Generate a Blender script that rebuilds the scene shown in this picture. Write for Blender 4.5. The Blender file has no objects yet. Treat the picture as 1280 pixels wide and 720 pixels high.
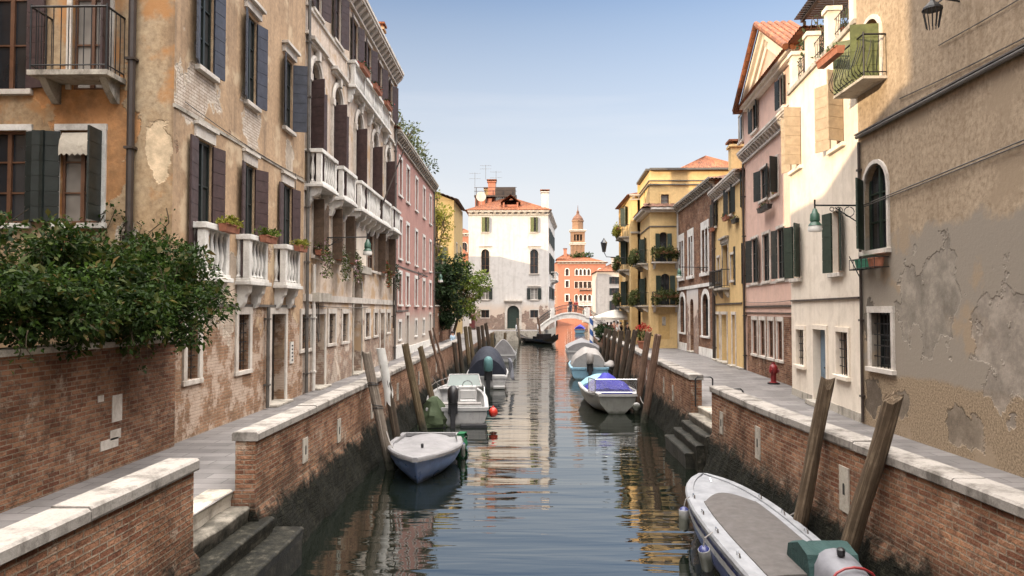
import bpy, math, random
from mathutils import Vector, Matrix, Euler
R = math.radians
S = bpy.context.scene
C = S.collection
rnd = random.Random(7)
# ---------------------------------------------------------------- camera, sky, sun, exposure
FPX, CX, CY = 900.0, 640.0, 360.0
CAMZ = 3.96
YAW, PITCH = math.atan(20/FPX), math.atan(28/FPX)
cam_d = bpy.data.cameras.new('camera'); cam = bpy.data.objects.new('camera', cam_d); C.objects.link(cam)
cam_d.sensor_width = 36.0; cam_d.lens = 36.0*FPX/1280.0
cam_d.clip_start = 0.1; cam_d.clip_end = 5000
cam.location = (0, 0, CAMZ); cam.rotation_euler = (math.pi/2+PITCH, 0, YAW)
S.camera = cam
FILL_VEIL = (33.0, 31.2, 29.2, 1)
SUN_EL, SUN_A = R(11.5), (-0.80, -0.60)          # elevation; horizontal direction towards the sun
w = bpy.data.worlds.new('World'); S.world = w; w.use_nodes = True
nt = w.node_tree; bg = nt.nodes['Background']
sky = nt.nodes.new('ShaderNodeTexSky'); sky.sky_type = 'NISHITA'; sky.sun_disc = False
sky.sun_elevation = SUN_EL; sky.sun_rotation = math.atan2(SUN_A[0], SUN_A[1]) % (2*math.pi)
sky.air_density = 1.0; sky.dust_density = 1.0; sky.ozone_density = 1.5
def _w(t, **k):
    n = nt.nodes.new(t)
    for a, v in k.items(): setattr(n, a, v)
    return n
def _ramp(fac, stops):
    n = _w('ShaderNodeValToRGB'); nt.links.new(fac, n.inputs[0]); e = n.color_ramp.elements
    while len(e) < len(stops): e.new(.5)
    for i, (p, c) in enumerate(stops): e[i].position = p; e[i].color = (c,c,c,1)
    return n.outputs[0]
def _mix(f, a, b, mode='MIX'):
    n = _w('ShaderNodeMix', data_type='RGBA', blend_type=mode)
    for i, v in ((0,f),(6,a),(7,b)):
        if isinstance(v, bpy.types.NodeSocket): nt.links.new(v, n.inputs[i])
        else: n.inputs[i].default_value = v
    return n.outputs[2]
def _math(op, a, b):
    n = _w('ShaderNodeMath', operation=op)
    for i, v in ((0,a),(1,b)):
        if isinstance(v, bpy.types.NodeSocket): nt.links.new(v, n.inputs[i])
        else: n.inputs[i].default_value = v
    return n.outputs[0]
tc = _w('ShaderNodeTexCoord'); sx = _w('ShaderNodeSeparateXYZ'); nt.links.new(tc.outputs['Generated'], sx.inputs[0]); _z, _y = sx.outputs[2], sx.outputs[1]
def _noise(scale, sc, det):
    mp = _w('ShaderNodeMapping'); mp.inputs['Scale'].default_value = scale; nt.links.new(tc.outputs['Generated'], mp.inputs[0])
    nz = _w('ShaderNodeTexNoise'); nz.inputs['Scale'].default_value = sc; nz.inputs['Detail'].default_value = det; nt.links.new(mp.outputs[0], nz.inputs['Vector']); return nz.outputs[0]
col = _mix(1.0, sky.outputs[0], (.66,.68,.76,1), 'MULTIPLY')
col = _mix(_ramp(_z, [(.37,0),(.60,1)]), col, _mix(1.0, col, (.60,.78,.98,1), 'MULTIPLY'))      # deeper blue higher up
col = _mix(_ramp(_z, [(0,1),(.15,.85),(.28,.5),(.44,.05)]), col, (2.95,2.95,3.0,1))          # hazy horizon
col = _mix(_ramp(_noise((1.0,1.0,11.0), 1.7, 6), [(.57,0),(.84,.32)]), col, (3.2,3.2,3.3,1))   # wisps
# bright veil added overhead, outside the view, to lift the light in the shade
fill_veil = _math('ADD', _math('ADD', _z, _math('ADD', _math('MULTIPLY', _y, -.08), _math('MULTIPLY', sx.outputs[0], .06))), _math('MULTIPLY', _noise((1,1,1.6), 1.6, 5), .25))
col = _mix(_ramp(fill_veil, [(.68,0),(.98,1)]), col, FILL_VEIL)
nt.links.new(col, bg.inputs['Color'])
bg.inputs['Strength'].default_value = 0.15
sd = bpy.data.lights.new('sun', 'SUN'); sun = bpy.data.objects.new('sun', sd); C.objects.link(sun)
sd.energy = 3.6; sd.angle = R(.5); sd.color = (1.0, .79, .53)
_d = Vector((-SUN_A[0]*math.cos(SUN_EL), -SUN_A[1]*math.cos(SUN_EL), -math.sin(SUN_EL)))
sun.rotation_euler = _d.to_track_quat('-Z', 'Y').to_euler(); sun.location = (-60, -45, 40)
vs = S.view_settings; vs.view_transform = 'Standard'; vs.look = 'None'; vs.gamma = 1.0; vs.use_curve_mapping = False
vs.exposure = 1.0
S.cycles.max_bounces = 6; S.cycles.diffuse_bounces = 3; S.cycles.caustics_reflective = False; S.cycles.caustics_refractive = False
# ---------------------------------------------------------------- measuring helper: photo pixel -> ray
_Rm = cam.rotation_euler.to_matrix()
def ray(px, py): return _Rm @ Vector(((px-CX)/FPX, (CY-py)/FPX, -1.0))
def at_z(px, py, z):
    d = ray(px, py); t = (z-CAMZ)/d.z; return Vector((d.x*t, d.y*t, z))
def at_y(px, py, Y):
    d = ray(px, py); t = Y/d.y; return Vector((d.x*t, Y, CAMZ+d.z*t))
# ---------------------------------------------------------------- mesh helpers
class MB:
    def __init__(s): s.v = []; s.f = []
    def add(s, vs, fs):
        n = len(s.v); s.v += [tuple(v) for v in vs]; s.f += [tuple(i+n for i in f) for f in fs]
    def quad(s, *p): s.add(p, [tuple(range(len(p)))])
    def box(s, x0, y0, z0, x1, y1, z1, M=None):
        p = [(x0,y0,z0),(x1,y0,z0),(x1,y1,z0),(x0,y1,z0),(x0,y0,z1),(x1,y0,z1),(x1,y1,z1),(x0,y1,z1)]
        if M: p = [M(*q) for q in p]
        s.add(p, [(0,3,2,1),(4,5,6,7),(0,1,5,4),(1,2,6,5),(2,3,7,6),(3,0,4,7)])
    def prism(s, poly, z0, z1, M=None):            # poly in (a,b), extruded along the third axis
        n = len(poly); p = [(a,b,z0) for a,b in poly]+[(a,b,z1) for a,b in poly]
        if M: p = [M(*q) for q in p]
        s.add(p, [tuple(range(n))[::-1], tuple(range(n, 2*n))]+[(i,(i+1)%n,(i+1)%n+n,i+n) for i in range(n)])
    def tube(s, path, r, seg=8, caps=True):
        path = [Vector(p) for p in path]; n = len(path)
        rs = r if isinstance(r, (list, tuple)) else [r]*n
        ref = None; rings = []
        for i, p in enumerate(path):
            t = (path[min(i+1,n-1)]-path[max(i-1,0)]).normalized()
            if ref is None: ref = Vector((0,0,1)) if abs(t.z) < .9 else Vector((1,0,0))
            a = t.cross(ref).normalized(); b = t.cross(a).normalized(); ref = -b if False else ref
            rings.append([p+(a*math.cos(k*2*math.pi/seg)+b*math.sin(k*2*math.pi/seg))*rs[i] for k in range(seg)])
        vs = [q for rg in rings for q in rg]; fs = []
        for i in range(n-1):
            for k in range(seg):
                k2 = (k+1)%seg; fs.append((i*seg+k, i*seg+k2, (i+1)*seg+k2, (i+1)*seg+k))
        if caps: fs += [tuple(range(seg))[::-1], tuple(range((n-1)*seg, n*seg))]
        s.add(vs, fs)
    def lathe(s, prof, c=(0,0,0), seg=10, M=None):  # prof: (radius, z)
        vs = []
        for r, z in prof:
            for k in range(seg):
                a = 2*math.pi*k/seg; q = (c[0]+r*math.cos(a), c[1]+r*math.sin(a), c[2]+z)
                vs.append(M(*q) if M else q)
        fs = [(i*seg+k, i*seg+(k+1)%seg, (i+1)*seg+(k+1)%seg, (i+1)*seg+k) for i in range(len(prof)-1) for k in range(seg)]
        fs += [tuple(range(seg))[::-1], tuple(range((len(prof)-1)*seg, len(prof)*seg))]
        s.add(vs, fs)
    def grid(s, rows):                             # rows of equal length point lists
        n = len(rows[0]); s.add([p for r in rows for p in r],
            [(i*n+k, i*n+k+1, (i+1)*n+k+1, (i+1)*n+k) for i in range(len(rows)-1) for k in range(n-1)])
    def ball(s, c, rx, ry, rz, seg=10, rings=6):
        pr = [(math.sin(math.pi*(i+.02)/(rings+.04)), -math.cos(math.pi*(i+.02)/(rings+.04))) for i in range(rings+1)]
        s.lathe([(a, b) for a, b in pr], seg=seg, M=lambda x,y,z: (c[0]+x*rx, c[1]+y*ry, c[2]+z*rz))
WL = {}
def obj(name, mb, m, parent=None, smooth=False, local=False, bevel=0):
    me = bpy.data.meshes.new(name)
    off = Vector((0,0,0)) if (local or parent is None) else WL.get(parent.name, Vector((0,0,0)))
    vv = mb.v if off.length == 0 else [(a-off.x, b-off.y, c-off.z) for a,b,c in mb.v]
    me.from_pydata(vv, [], mb.f)
    uv = me.uv_layers.new(name='UVMap'); co = me.vertices
    dat = [0.0]*(2*len(me.loops))
    for p in me.polygons:
        n = p.normal
        if abs(n.z) > .75: fn = lambda q: (q[0]+off.x, q[1]+off.y)
        else:
            l = math.hypot(n.x, n.y) or 1; tx, ty = -n.y/l, n.x/l
            if abs(tx) > abs(ty): tx, ty = (tx, ty) if tx > 0 else (-tx, -ty)
            else: tx, ty = (tx, ty) if ty > 0 else (-tx, -ty)
            fn = lambda q: ((q[0]+off.x)*tx+(q[1]+off.y)*ty, q[2]+off.z)
        for li in p.loop_indices:
            a, b = fn(co[me.loops[li].vertex_index].co); dat[2*li] = a; dat[2*li+1] = b
    uv.data.foreach_set('uv', dat)
    if m: me.materials.append(m)
    if smooth:
        me.polygons.foreach_set('use_smooth', [True]*len(me.polygons)); me.set_sharp_from_angle(angle=R(40))
    me.update()
    o = bpy.data.objects.new(name, me); C.objects.link(o)
    if parent is not None: o.parent = parent; WL[o.name] = off
    else: WL[o.name] = Vector((0,0,0))
    if bevel:
        b = o.modifiers.new('bevel', 'BEVEL'); b.width = bevel; b.segments = 2; b.limit_method = 'ANGLE'
    return o
def islands(name, mb, m, parent, **k):
    par = list(range(len(mb.v)))
    def find(a):
        while par[a] != a: par[a] = par[par[a]]; a = par[a]
        return a
    for f in mb.f:
        for q in f[1:]: par[find(q)] = find(f[0])
    grp = {}
    for f in mb.f: grp.setdefault(find(f[0]), []).append(f)
    out = []
    for fs in grp.values():
        ids = sorted({q for f in fs for q in f}); ix = {q:i for i,q in enumerate(ids)}; n = MB(); n.add([mb.v[q] for q in ids], [tuple(ix[q] for q in f) for f in fs]); out.append(obj(name, n, m, parent, **k))
    return out
def tag(o, label=None, cat=None, group=None, kind=None):
    if label: o['label'] = label
    if cat: o['category'] = cat
    if group: o['group'] = group
    if kind: o['kind'] = kind
    return o
def thing(name, label, cat, loc=(0,0,0), rotz=0, group=None):
    o = bpy.data.objects.new(name, None); C.objects.link(o); o.empty_display_size = .2
    o.location = loc; o.rotation_euler = (0,0,rotz); WL[o.name] = Vector(loc)
    return tag(o, label, cat, group)
def struct(name, mb, m, **k):
    o = obj(name, mb, m, **k); o['kind'] = 'structure'; return o
def inst(o, parent, loc):                          # another part with the same mesh, moved
    c = o.copy(); C.objects.link(c); c.parent = parent; c.location = loc; return c
def dup(root, loc, rotz, label, group=None):
    def rec(o, par):
        c = o.copy(); C.objects.link(c); c.parent = par
        for ch in list(o.children): rec(ch, c)
        return c
    r = rec(root, None); r.location = loc; r.rotation_euler = (0,0,rotz); r['label'] = label
    if group: r['group'] = group
    return r
def bez(p0, p1, sag, n=12):
    p0, p1 = Vector(p0), Vector(p1)
    return [p0.lerp(p1, i/n)-Vector((0,0,sag*4*(i/n)*(1-i/n))) for i in range(n+1)]
class Fr:                                          # a facade plane: u along it, v = height, w outwards
    def __init__(s, p0, p1, flip=False):
        s.o = Vector((p0[0], p0[1], 0)); d = Vector((p1[0]-p0[0], p1[1]-p0[1], 0)); s.L = d.length; s.d = d.normalized()
        s.n = Vector((s.d.y, -s.d.x, 0))*(-1 if flip else 1)
    def p(s, u, v, w=0.0):
        q = s.o+s.d*u+s.n*w; return Vector((q.x, q.y, v))
    def hit(s, px, py, w=0.0):
        d = ray(px, py); t = ((s.o+s.n*w)-Vector((0,0,0))).dot(s.n)/Vector((d.x,d.y,0)).dot(s.n)
        q = d*t; return (Vector((q.x,q.y,0))-s.o).dot(s.d), CAMZ+d.z*t
    def U(s, px, py=388, w=0.0): return s.hit(px, py, w)[0]
    def Z(s, px, py, w=0.0): return s.hit(px, py, w)[1]
    def box(s, mb, u0, u1, v0, v1, w0, w1): mb.box(u0, v0, w0, u1, v1, w1, M=s.p)
# ---------------------------------------------------------------- materials (procedural)
class G:
    def __init__(s, name):
        s.m = bpy.data.materials.new(name); s.m.use_nodes = True; s.t = s.m.node_tree
        s.b = s.t.nodes['Principled BSDF']; s.out = s.t.nodes['Material Output']
        s.geo = s.n('ShaderNodeNewGeometry'); s.pos = s.geo.outputs['Position']
        s.tc = s.n('ShaderNodeTexCoord'); s.uv = s.tc.outputs['UV']; s.ob = s.tc.outputs['Object']
    def n(s, t): return s.t.nodes.new(t)
    def set(s, sock, v):
        if isinstance(v, bpy.types.NodeSocket): s.t.links.new(v, sock)
        elif isinstance(v, tuple) and len(v) == 3 and sock.type == 'RGBA': sock.default_value = (*v, 1)
        else: sock.default_value = v
    def P(s, **k):
        for a, v in k.items(): s.set(s.b.inputs[a.replace('_', ' ')], v)
    def map(s, vec, scale=(1,1,1), rot=(0,0,0), loc=(0,0,0)):
        n = s.n('ShaderNodeMapping'); s.set(n.inputs[0], vec); n.inputs['Scale'].default_value = scale
        n.inputs['Rotation'].default_value = rot; n.inputs['Location'].default_value = loc; return n.outputs[0]
    def noise(s, vec, scale=1, detail=5, rough=.55, dist=0, col=False):
        n = s.n('ShaderNodeTexNoise'); s.set(n.inputs['Vector'], vec); n.inputs['Scale'].default_value = scale
        n.inputs['Detail'].default_value = detail; n.inputs['Roughness'].default_value = rough; n.inputs['Distortion'].default_value = dist
        return n.outputs[1 if col else 0]
    def vor(s, vec, scale=1, feat='F1', out=0):
        n = s.n('ShaderNodeTexVoronoi'); n.feature = feat; s.set(n.inputs['Vector'], vec); n.inputs['Scale'].default_value = scale; return n.outputs[out]
    def ramp(s, fac, stops):
        n = s.n('ShaderNodeValToRGB'); s.set(n.inputs[0], fac); e = n.color_ramp.elements
        while len(e) < len(stops): e.new(.5)
        for i, (p, c) in enumerate(stops):
            e[i].position = p; e[i].color = (c,c,c,1) if isinstance(c, (int,float)) else (*c,1)
        return n.outputs[0]
    def mix(s, f, a, b, mode='MIX'):
        n = s.n('ShaderNodeMix'); n.data_type = 'RGBA'; n.blend_type = mode
        s.set(n.inputs[0], f); s.set(n.inputs[6], a); s.set(n.inputs[7], b); return n.outputs[2]
    def ma(s, op, a, b=0.0, c=None):
        n = s.n('ShaderNodeMath'); n.operation = op; s.set(n.inputs[0], a); s.set(n.inputs[1], b)
        if c is not None: s.set(n.inputs[2], c)
        return n.outputs[0]
    def sep(s, vec):
        n = s.n('ShaderNodeSeparateXYZ'); s.set(n.inputs[0], vec); return n.outputs
    def maprange(s, v, a, b, c=0.0, d=1.0):
        n = s.n('ShaderNodeMapRange'); s.set(n.inputs[0], v)
        for i, x in enumerate((a,b,c,d)): n.inputs[i+1].default_value = x
        return n.outputs[0]
    def brick(s, vec, c1, c2, mo, bw=.26, rh=.075, ms=.012, bias=0.0):
        n = s.n('ShaderNodeTexBrick'); s.set(n.inputs['Vector'], vec); s.set(n.inputs['Color1'], c1); s.set(n.inputs['Color2'], c2); s.set(n.inputs['Mortar'], mo)
        n.inputs['Scale'].default_value = 1; n.inputs['Brick Width'].default_value = bw; n.inputs['Row Height'].default_value = rh
        n.inputs['Mortar Size'].default_value = ms; n.inputs['Mortar Smooth'].default_value = .3; n.inputs['Bias'].default_value = bias
        return n.outputs
    def bump(s, h, strength=.5, dist=.02, normal=None):
        n = s.n('ShaderNodeBump'); s.set(n.inputs['Height'], h); n.inputs['Strength'].default_value = strength; n.inputs['Distance'].default_value = dist
        if normal is not None: s.set(n.inputs['Normal'], normal)
        return n.outputs[0]
def sc(c, k): return tuple(min(1, x*k) for x in c)
def brick_col(g, dark=1.0, big=1.0):
    wob = g.mix(.03, g.uv, g.noise(g.uv, 1.6, 5, col=True), 'ADD')
    br = g.brick(wob, sc((.15,.062,.038), dark), sc((.31,.165,.10), dark), sc((.25,.195,.145), dark), bw=.25*big, rh=.072*big, ms=.011*big)
    tint = g.ramp(g.noise(g.pos, 1.1, 6, .65), [(.32, (.30,.26,.23)), (.45, (.74,.70,.66)), (.56, (1,1,1)), (.68, (1.3,1.24,1.12))])
    c = g.mix(.85, br[0], tint, 'MULTIPLY')
    c = g.mix(g.ramp(g.noise(g.pos, 6, 7, .7), [(.5, 0), (.68, .8)]), c, sc((.075,.045,.034), dark))
    c = g.mix(g.ramp(g.noise(g.pos, 2.3, 9, .74), [(.565, 0), (.66, .62)]), c, sc((.40,.33,.26), dark))
    return c, br[1]
def M_brick(name, dark=1.0, algae=None, big=1.0):
    g = G(name); c, f = brick_col(g, dark, big); h = g.ma('MULTIPLY', f, -1.0)
    rough = .9
    if algae is not None:
        z = g.sep(g.pos)[2]; zz = g.ma('ADD', z, g.ma('MULTIPLY', g.ma('SUBTRACT', g.noise(g.pos, 2.6, 8, .72), .5), 1.1))
        k = g.maprange(zz, algae-.05, algae+.16, 1, 0)
        ac = g.ramp(g.noise(g.pos, 9, 6, .7), [(.3, (.004,.004,.003)), (.52, (.010,.010,.007)), (.66, (.026,.025,.017)), (.78, (.09,.082,.062))])
        c = g.mix(g.maprange(zz, algae+.0, algae+.5, .65, 0), c, (.050,.040,.030)); c = g.mix(k, c, ac)
    h2 = g.ma('ADD', h, g.ma('MULTIPLY', g.noise(g.pos, 22, 5), 1.3))
    g.P(Base_Color=c, Roughness=rough, Specular_IOR_Level=.15, Normal=g.bump(h2, 1.0, .022)); return g.m
def M_plaster(name, c1, c2, stain, brick=0.0, bz=3.0, bk=.25, stain_k=.6, fine=.5, spots=None, lower=None, base=None, gloss=.88, patches=(), remains=None):
    """plaster with two tones, vertical rain streaks, bare brick where it has come off"""
    g = G(name); z = g.sep(g.pos)[2]
    c = g.ramp(g.noise(g.pos, .55, 8, .62), [(.33, c2), (.62, c1)])
    c = g.mix(g.ramp(g.noise(g.pos, 1.7, 6, .6, .6), [(.5, 0), (.62, .55)]), c, sc(c2, .86))
    st = g.noise(g.map(g.pos, (2.6, 2.6, .22)), 1, 5, .6)
    c = g.mix(g.ramp(st, [(.5, 0), (.72, stain_k)]), c, stain)
    c = g.mix(g.ramp(g.noise(g.pos, 9, 6, .7), [(.3, fine), (.62, 0)]), c, sc(stain, .9))
    if lower:
        col, zt, zw = lower
        c = g.mix(g.maprange(g.ma('ADD', z, g.ma('MULTIPLY', g.noise(g.pos, 1.2, 6, .65), 1.2)), zt-zw+.6, zt+zw+.6, 1, 0), c, col)
    if base:
        bc_ = g.ramp(g.noise(g.pos, 26, 4, .8), [(.36, sc(base[0],.45)), (.5, base[0]), (.66, sc(base[0],1.45))])
        c = g.mix(g.maprange(g.ma('ADD', z, g.ma('MULTIPLY', g.noise(g.pos, 1.1, 6, .6), .5)), base[1]+.2, base[1]+.3, 1, 0), c, bc_)
    if spots:
        scol, lo, hi = spots
        c = g.mix(g.ramp(g.noise(g.map(g.pos, loc=(5,3,1)), .8, 7, .6), [(lo, 0), (hi, .9)]), c, scol)
    h = g.ma('MULTIPLY', g.noise(g.pos, 14, 6, .6), .35)
    if brick > 0:
        bc, bf = brick_col(g)
        f = g.ma('ADD', g.noise(g.map(g.pos, loc=(2,9,4)), .75, 9, .62), g.maprange(z, bz-1.2, bz+1.6, bk, -.08))
        k = g.ramp(f, [(.66-brick*.3, 0), (.68-brick*.3, 1)])
        if remains: bc = g.mix(g.ramp(g.noise(g.map(g.pos, loc=(7,1,3)), 1.5, 9, .72), [(.49, 0), (.55, .85)]), bc, g.mix(g.noise(g.pos, 6, 6), sc(remains,.6), sc(remains,1.25)))
        c = g.mix(k, c, g.mix(.22, bc, sc(c1, .9)))
        h = g.ma('SUBTRACT', h, g.ma('ADD', g.ma('MULTIPLY', k, .8), g.ma('MULTIPLY', g.ma('MULTIPLY', k, bf), .6)))
    for (cx, cy, cz, rh, rz, pc, rim) in patches:
        d = g.map(g.pos, (1/rh, 1/rh, 1/rz), loc=(-cx/rh, -cy/rh, -cz/rz)); ln = g.n('ShaderNodeVectorMath'); ln.operation = 'LENGTH'; g.set(ln.inputs[0], d)
        q = g.ma('ADD', ln.outputs['Value'], g.ma('MULTIPLY', g.ma('SUBTRACT', g.noise(g.pos, 1.25, 5, .58), .5), 3.6))
        if rim: c = g.mix(g.ramp(q, [(.99, .85), (1.0+rim, 0)]) if False else g.maprange(q, 1.0, 1.0+rim, .85, 0), c, (.52,.46,.38))
        if pc == 'brick':
            bb = g.brick(g.uv, (.50,.43,.36), (.60,.53,.46), (.30,.25,.20), bw=.25, rh=.072, ms=.011); pcx = g.mix(.6, bb[0], g.ramp(g.noise(g.pos, 4, 7, .7), [(.35,(.6,.5,.42)),(.6,(1,1,1))]), 'MULTIPLY')
        else: pcx = g.ramp(g.noise(g.pos, 1.9, 9, .72), [(.36, sc(pc,.6)), (.5, sc(pc,.95)), (.62, sc(pc,1.4))])
        k = g.maprange(q, .90, 1.0, 1, 0); c = g.mix(k if pc == 'brick' else g.ma('MULTIPLY', k, .8), c, pcx); h = g.ma('SUBTRACT', h, g.ma('MULTIPLY', k, .7))
    g.P(Base_Color=c, Roughness=gloss, Specular_IOR_Level=.15, Normal=g.bump(h, .9, .022)); return g.m
def M_stone(name, c=(.62,.59,.54), dirt=(.16,.14,.12), k=.75, scale=3.0, lo=.48, hi=.66):
    g = G(name); col = g.ramp(g.noise(g.pos, 1.4, 6), [(.35, sc(c,.82)), (.65, c)])
    d = g.ramp(g.noise(g.map(g.pos, (1,1,.6)), scale, 8, .7), [(lo, 0), (hi, k)])
    col = g.mix(d, col, dirt)
    col = g.mix(g.ramp(g.noise(g.pos, 30, 4, .7), [(.3,.35),(.55,0)]), col, sc(dirt, 1.5))
    g.P(Base_Color=col, Roughness=.85, Specular_IOR_Level=.2, Normal=g.bump(g.noise(g.pos, 18, 6, .65), .6, .014)); return g.m
def M_paint(name, c, rough=.5, var=.25, metal=0.0, scale=6.0, wear=None, obj=False):
    g = G(name); v = g.ob if obj else g.pos
    col = g.ramp(g.noise(v, scale, 6, .65), [(.3, sc(c, 1-var)), (.7, sc(c, 1+var*.6))])
    if wear: col = g.mix(g.ramp(g.noise(v, scale*2.2, 7, .7), [(.58, 0), (.72, .7)]), col, wear)
    g.P(Base_Color=col, Roughness=g.maprange(g.noise(v, scale*.7, 3), .3, .7, rough*.8, min(1, rough*1.2)), Metallic=metal,
        Normal=g.bump(g.noise(v, scale*4, 4), .15, .006)); return g.m
def M_wood(name, c1, c2, wet=False, grain=(18,18,.6), rough=.85):
    g = G(name); n = g.noise(g.map(g.ob, grain), 1, 7, .65, .3)
    n2 = g.noise(g.map(g.ob, tuple(q*2.2 for q in grain)), 1, 5, .7); n = g.ma('ADD', g.ma('MULTIPLY', n, .6), g.ma('MULTIPLY', n2, .4))
    col = g.ramp(n, [(.38, sc(c1,.12)), (.45, sc(c1,.8)), (.52, c1), (.62, c2)])
    col = g.mix(g.ramp(g.noise(g.ob, 2.2, 6, .65), [(.42,.55),(.6,0)]), col, sc(c1,.45))
    if wet:
        z = g.sep(g.pos)[2]
        k = g.maprange(g.ma('ADD', z, g.ma('MULTIPLY', g.noise(g.pos, 3, 5), .45)), .42, .95, 1, 0)
        col = g.mix(k, col, g.ramp(g.noise(g.pos, 12, 5), [(.35, (.010,.011,.008)), (.7, (.055,.055,.04))]))
    g.P(Base_Color=col, Roughness=rough, Specular_IOR_Level=.2, Normal=g.bump(n, 1.0, .06)); return g.m
def M_glass(name, c=(.012,.013,.015), rough=.06):
    g = G(name); g.P(Base_Color=g.ramp(g.noise(g.pos, .8, 3), [(.35, c), (.65, sc(c, 2.2))]), Roughness=rough, Specular_IOR_Level=.6,
                     Normal=g.bump(g.noise(g.pos, 1.5, 2), .05, .05)); return g.m
def M_tiles(name, c=(.36,.14,.07)):
    g = G(name); b = g.brick(g.uv, sc(c, .6), sc(c, 1.25), sc(c, .35), bw=.2, rh=.33, ms=.012)
    col = g.mix(.8, b[0], g.ramp(g.noise(g.pos, 1.8, 7, .7), [(.3, (.5,.48,.45)), (.6, (1.1,1.05,1))]), 'MULTIPLY')
    g.P(Base_Color=col, Roughness=.9, Normal=g.bump(g.noise(g.pos, 12, 5), .6, .03)); return g.m
def M_leaf(name, c1, c2, c3=None, trans=.35):
    g = G(name)
    col = g.ramp(g.geo.outputs['Random Per Island'], [(0, c1), (.6, c2), (1, c3 or sc(c2, 1.5))])
    col = g.mix(g.ramp(g.noise(g.pos, 1.3, 3), [(.35, .65), (.65, 0)]), col, sc(c1, .6))
    g.P(Base_Color=col, Roughness=.6, Specular_IOR_Level=.2)
    t = g.n('ShaderNodeBsdfTranslucent'); g.set(t.inputs[0], col); mx = g.n('ShaderNodeMixShader'); mx.inputs[0].default_value = trans
    g.t.links.new(g.b.outputs[0], mx.inputs[1]); g.t.links.new(t.outputs[0], mx.inputs[2]); g.t.links.new(mx.outputs[0], g.out.inputs[0]); return g.m
def M_cloth(name, c, rough=.8, obj=True):
    g = G(name); v = g.ob
    col = g.ramp(g.noise(v, 2.2, 5, .6), [(.3, sc(c,.8)), (.7, sc(c,1.12))])
    h = g.ma('ADD', g.noise(v, 4, 4, .5, .8), g.ma('MULTIPLY', g.noise(v, 60, 2), .12))
    g.P(Base_Color=col, Roughness=rough, Specular_IOR_Level=.2, Normal=g.bump(h, .6, .05)); return g.m
def M_water():
    g = G('canal_water')
    # ripples lie across the canal: short along Y, long along X
    w1 = g.noise(g.map(g.pos, (.16, .95, 1)), 1, 2, .45, .3)
    w2 = g.noise(g.map(g.pos, (.40, 2.6, 1), rot=(0,0,R(4))), 1, 2, .5, .4)
    w3 = g.noise(g.map(g.pos, (2.2, 7.0, 1), rot=(0,0,R(-9))), 1, 2, .5)
    h = g.ma('ADD', g.ma('MULTIPLY', w1, 1.0), g.ma('ADD', g.ma('MULTIPLY', w2, .30), g.ma('MULTIPLY', w3, .022)))
    g.P(Base_Color=(.004,.006,.004), Roughness=.015, IOR=3.1, Specular_IOR_Level=.5, Normal=g.bump(h, 1.0, WAVE)); return g.m
WAVE = .034
def M_paving(name, c=(.24,.225,.215)):
    g = G(name); b = g.brick(g.uv, sc(c,.72), sc(c,1.15), sc(c,.42), bw=.8, rh=.34, ms=.010)
    col = g.mix(.8, b[0], g.ramp(g.noise(g.pos, 1.0, 7, .7), [(.3,(.5,.48,.46)),(.5,(.9,.88,.87)),(.65,(1.15,1.13,1.12))]), 'MULTIPLY')
    col = g.mix(g.ramp(g.noise(g.pos, 8, 6, .7), [(.55,0),(.72,.4)]), col, sc(c,.45))
    h = g.ma('ADD', g.ma('MULTIPLY', b[1], -.8), g.ma('MULTIPLY', g.noise(g.pos, 10, 5), .6))
    g.P(Base_Color=col, Roughness=.72, Normal=g.bump(h, .6, .012)); return g.m
OCHRE = M_plaster('ochre_plaster', (.51,.355,.225), (.41,.28,.175), (.15,.11,.08), brick=.25, bz=3.7, bk=.24, spots=((.52,.40,.27), .56, .63), stain_k=.6, remains=(.52,.42,.35), patches=((-7.2,15.35,8.75,.95,.85,'brick',.12),(-7.2,18.5,8.75,.6,.75,'brick',.1),(-7.2,21.6,8.5,.4,.5,(.40,.33,.26),.1),(-7.2,16.7,4.3,1.6,.8,(.42,.34,.27),.1)))
OCHRE2 = M_plaster('sand_plaster', (.46,.36,.24), (.41,.28,.16), (.17,.11,.07), brick=.0, spots=((.40,.20,.08), .50, .58), stain_k=.75, fine=.6, patches=((-7.45,14.3,7.3,.30,.6,(.60,.47,.32),0),(-8.9,14.3,7.6,.9,1.4,(.42,.20,.08),0),(-8.15,14.3,5.3,.28,.5,'brick',.1)))
PALE = M_plaster('pale_weathered_plaster', (.66,.57,.49), (.58,.47,.37), (.30,.22,.16), brick=.14, bz=3.2, bk=.22, stain_k=.65, spots=((.44,.30,.18), .53, .61), remains=(.46,.38,.31))
PINKL = M_plaster('old_rose_plaster', (.46,.25,.21), (.40,.22,.19), (.25,.17,.15), stain_k=.4, lower=((.42,.36,.31), 3.6, .5))
PINKR = M_plaster('pink_plaster', (.66,.45,.365), (.60,.405,.325), (.46,.33,.30), stain_k=.35, fine=.3)
CREAM = M_plaster('cream_plaster', (.76,.68,.58), (.71,.62,.52), (.45,.38,.29), stain_k=.35, fine=.18)
BEIGE = M_plaster('beige_plaster', (.45,.355,.255), (.355,.275,.195), (.19,.135,.085), stain_k=.6, fine=.8, lower=((.255,.22,.18), 5.6, .10), base=((.265,.20,.135), 2.55), spots=((.30,.23,.16), .56, .62), patches=((8,14.6,4.15,1.15,1.0,(.235,.205,.17),.0),(8,12.4,3.5,.8,1.1,(.25,.215,.18),.0),(8,10.2,4.2,1.1,.9,(.235,.205,.17),.0),(8,17.0,1.95,.42,.5,(.085,.07,.058),0),(8,15.6,2.0,.35,.4,(.15,.125,.10),0),(8,13.4,1.8,.6,.35,(.2,.165,.13),0),(8,17.1,3.9,.3,.5,(.10,.085,.07),0)))
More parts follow.
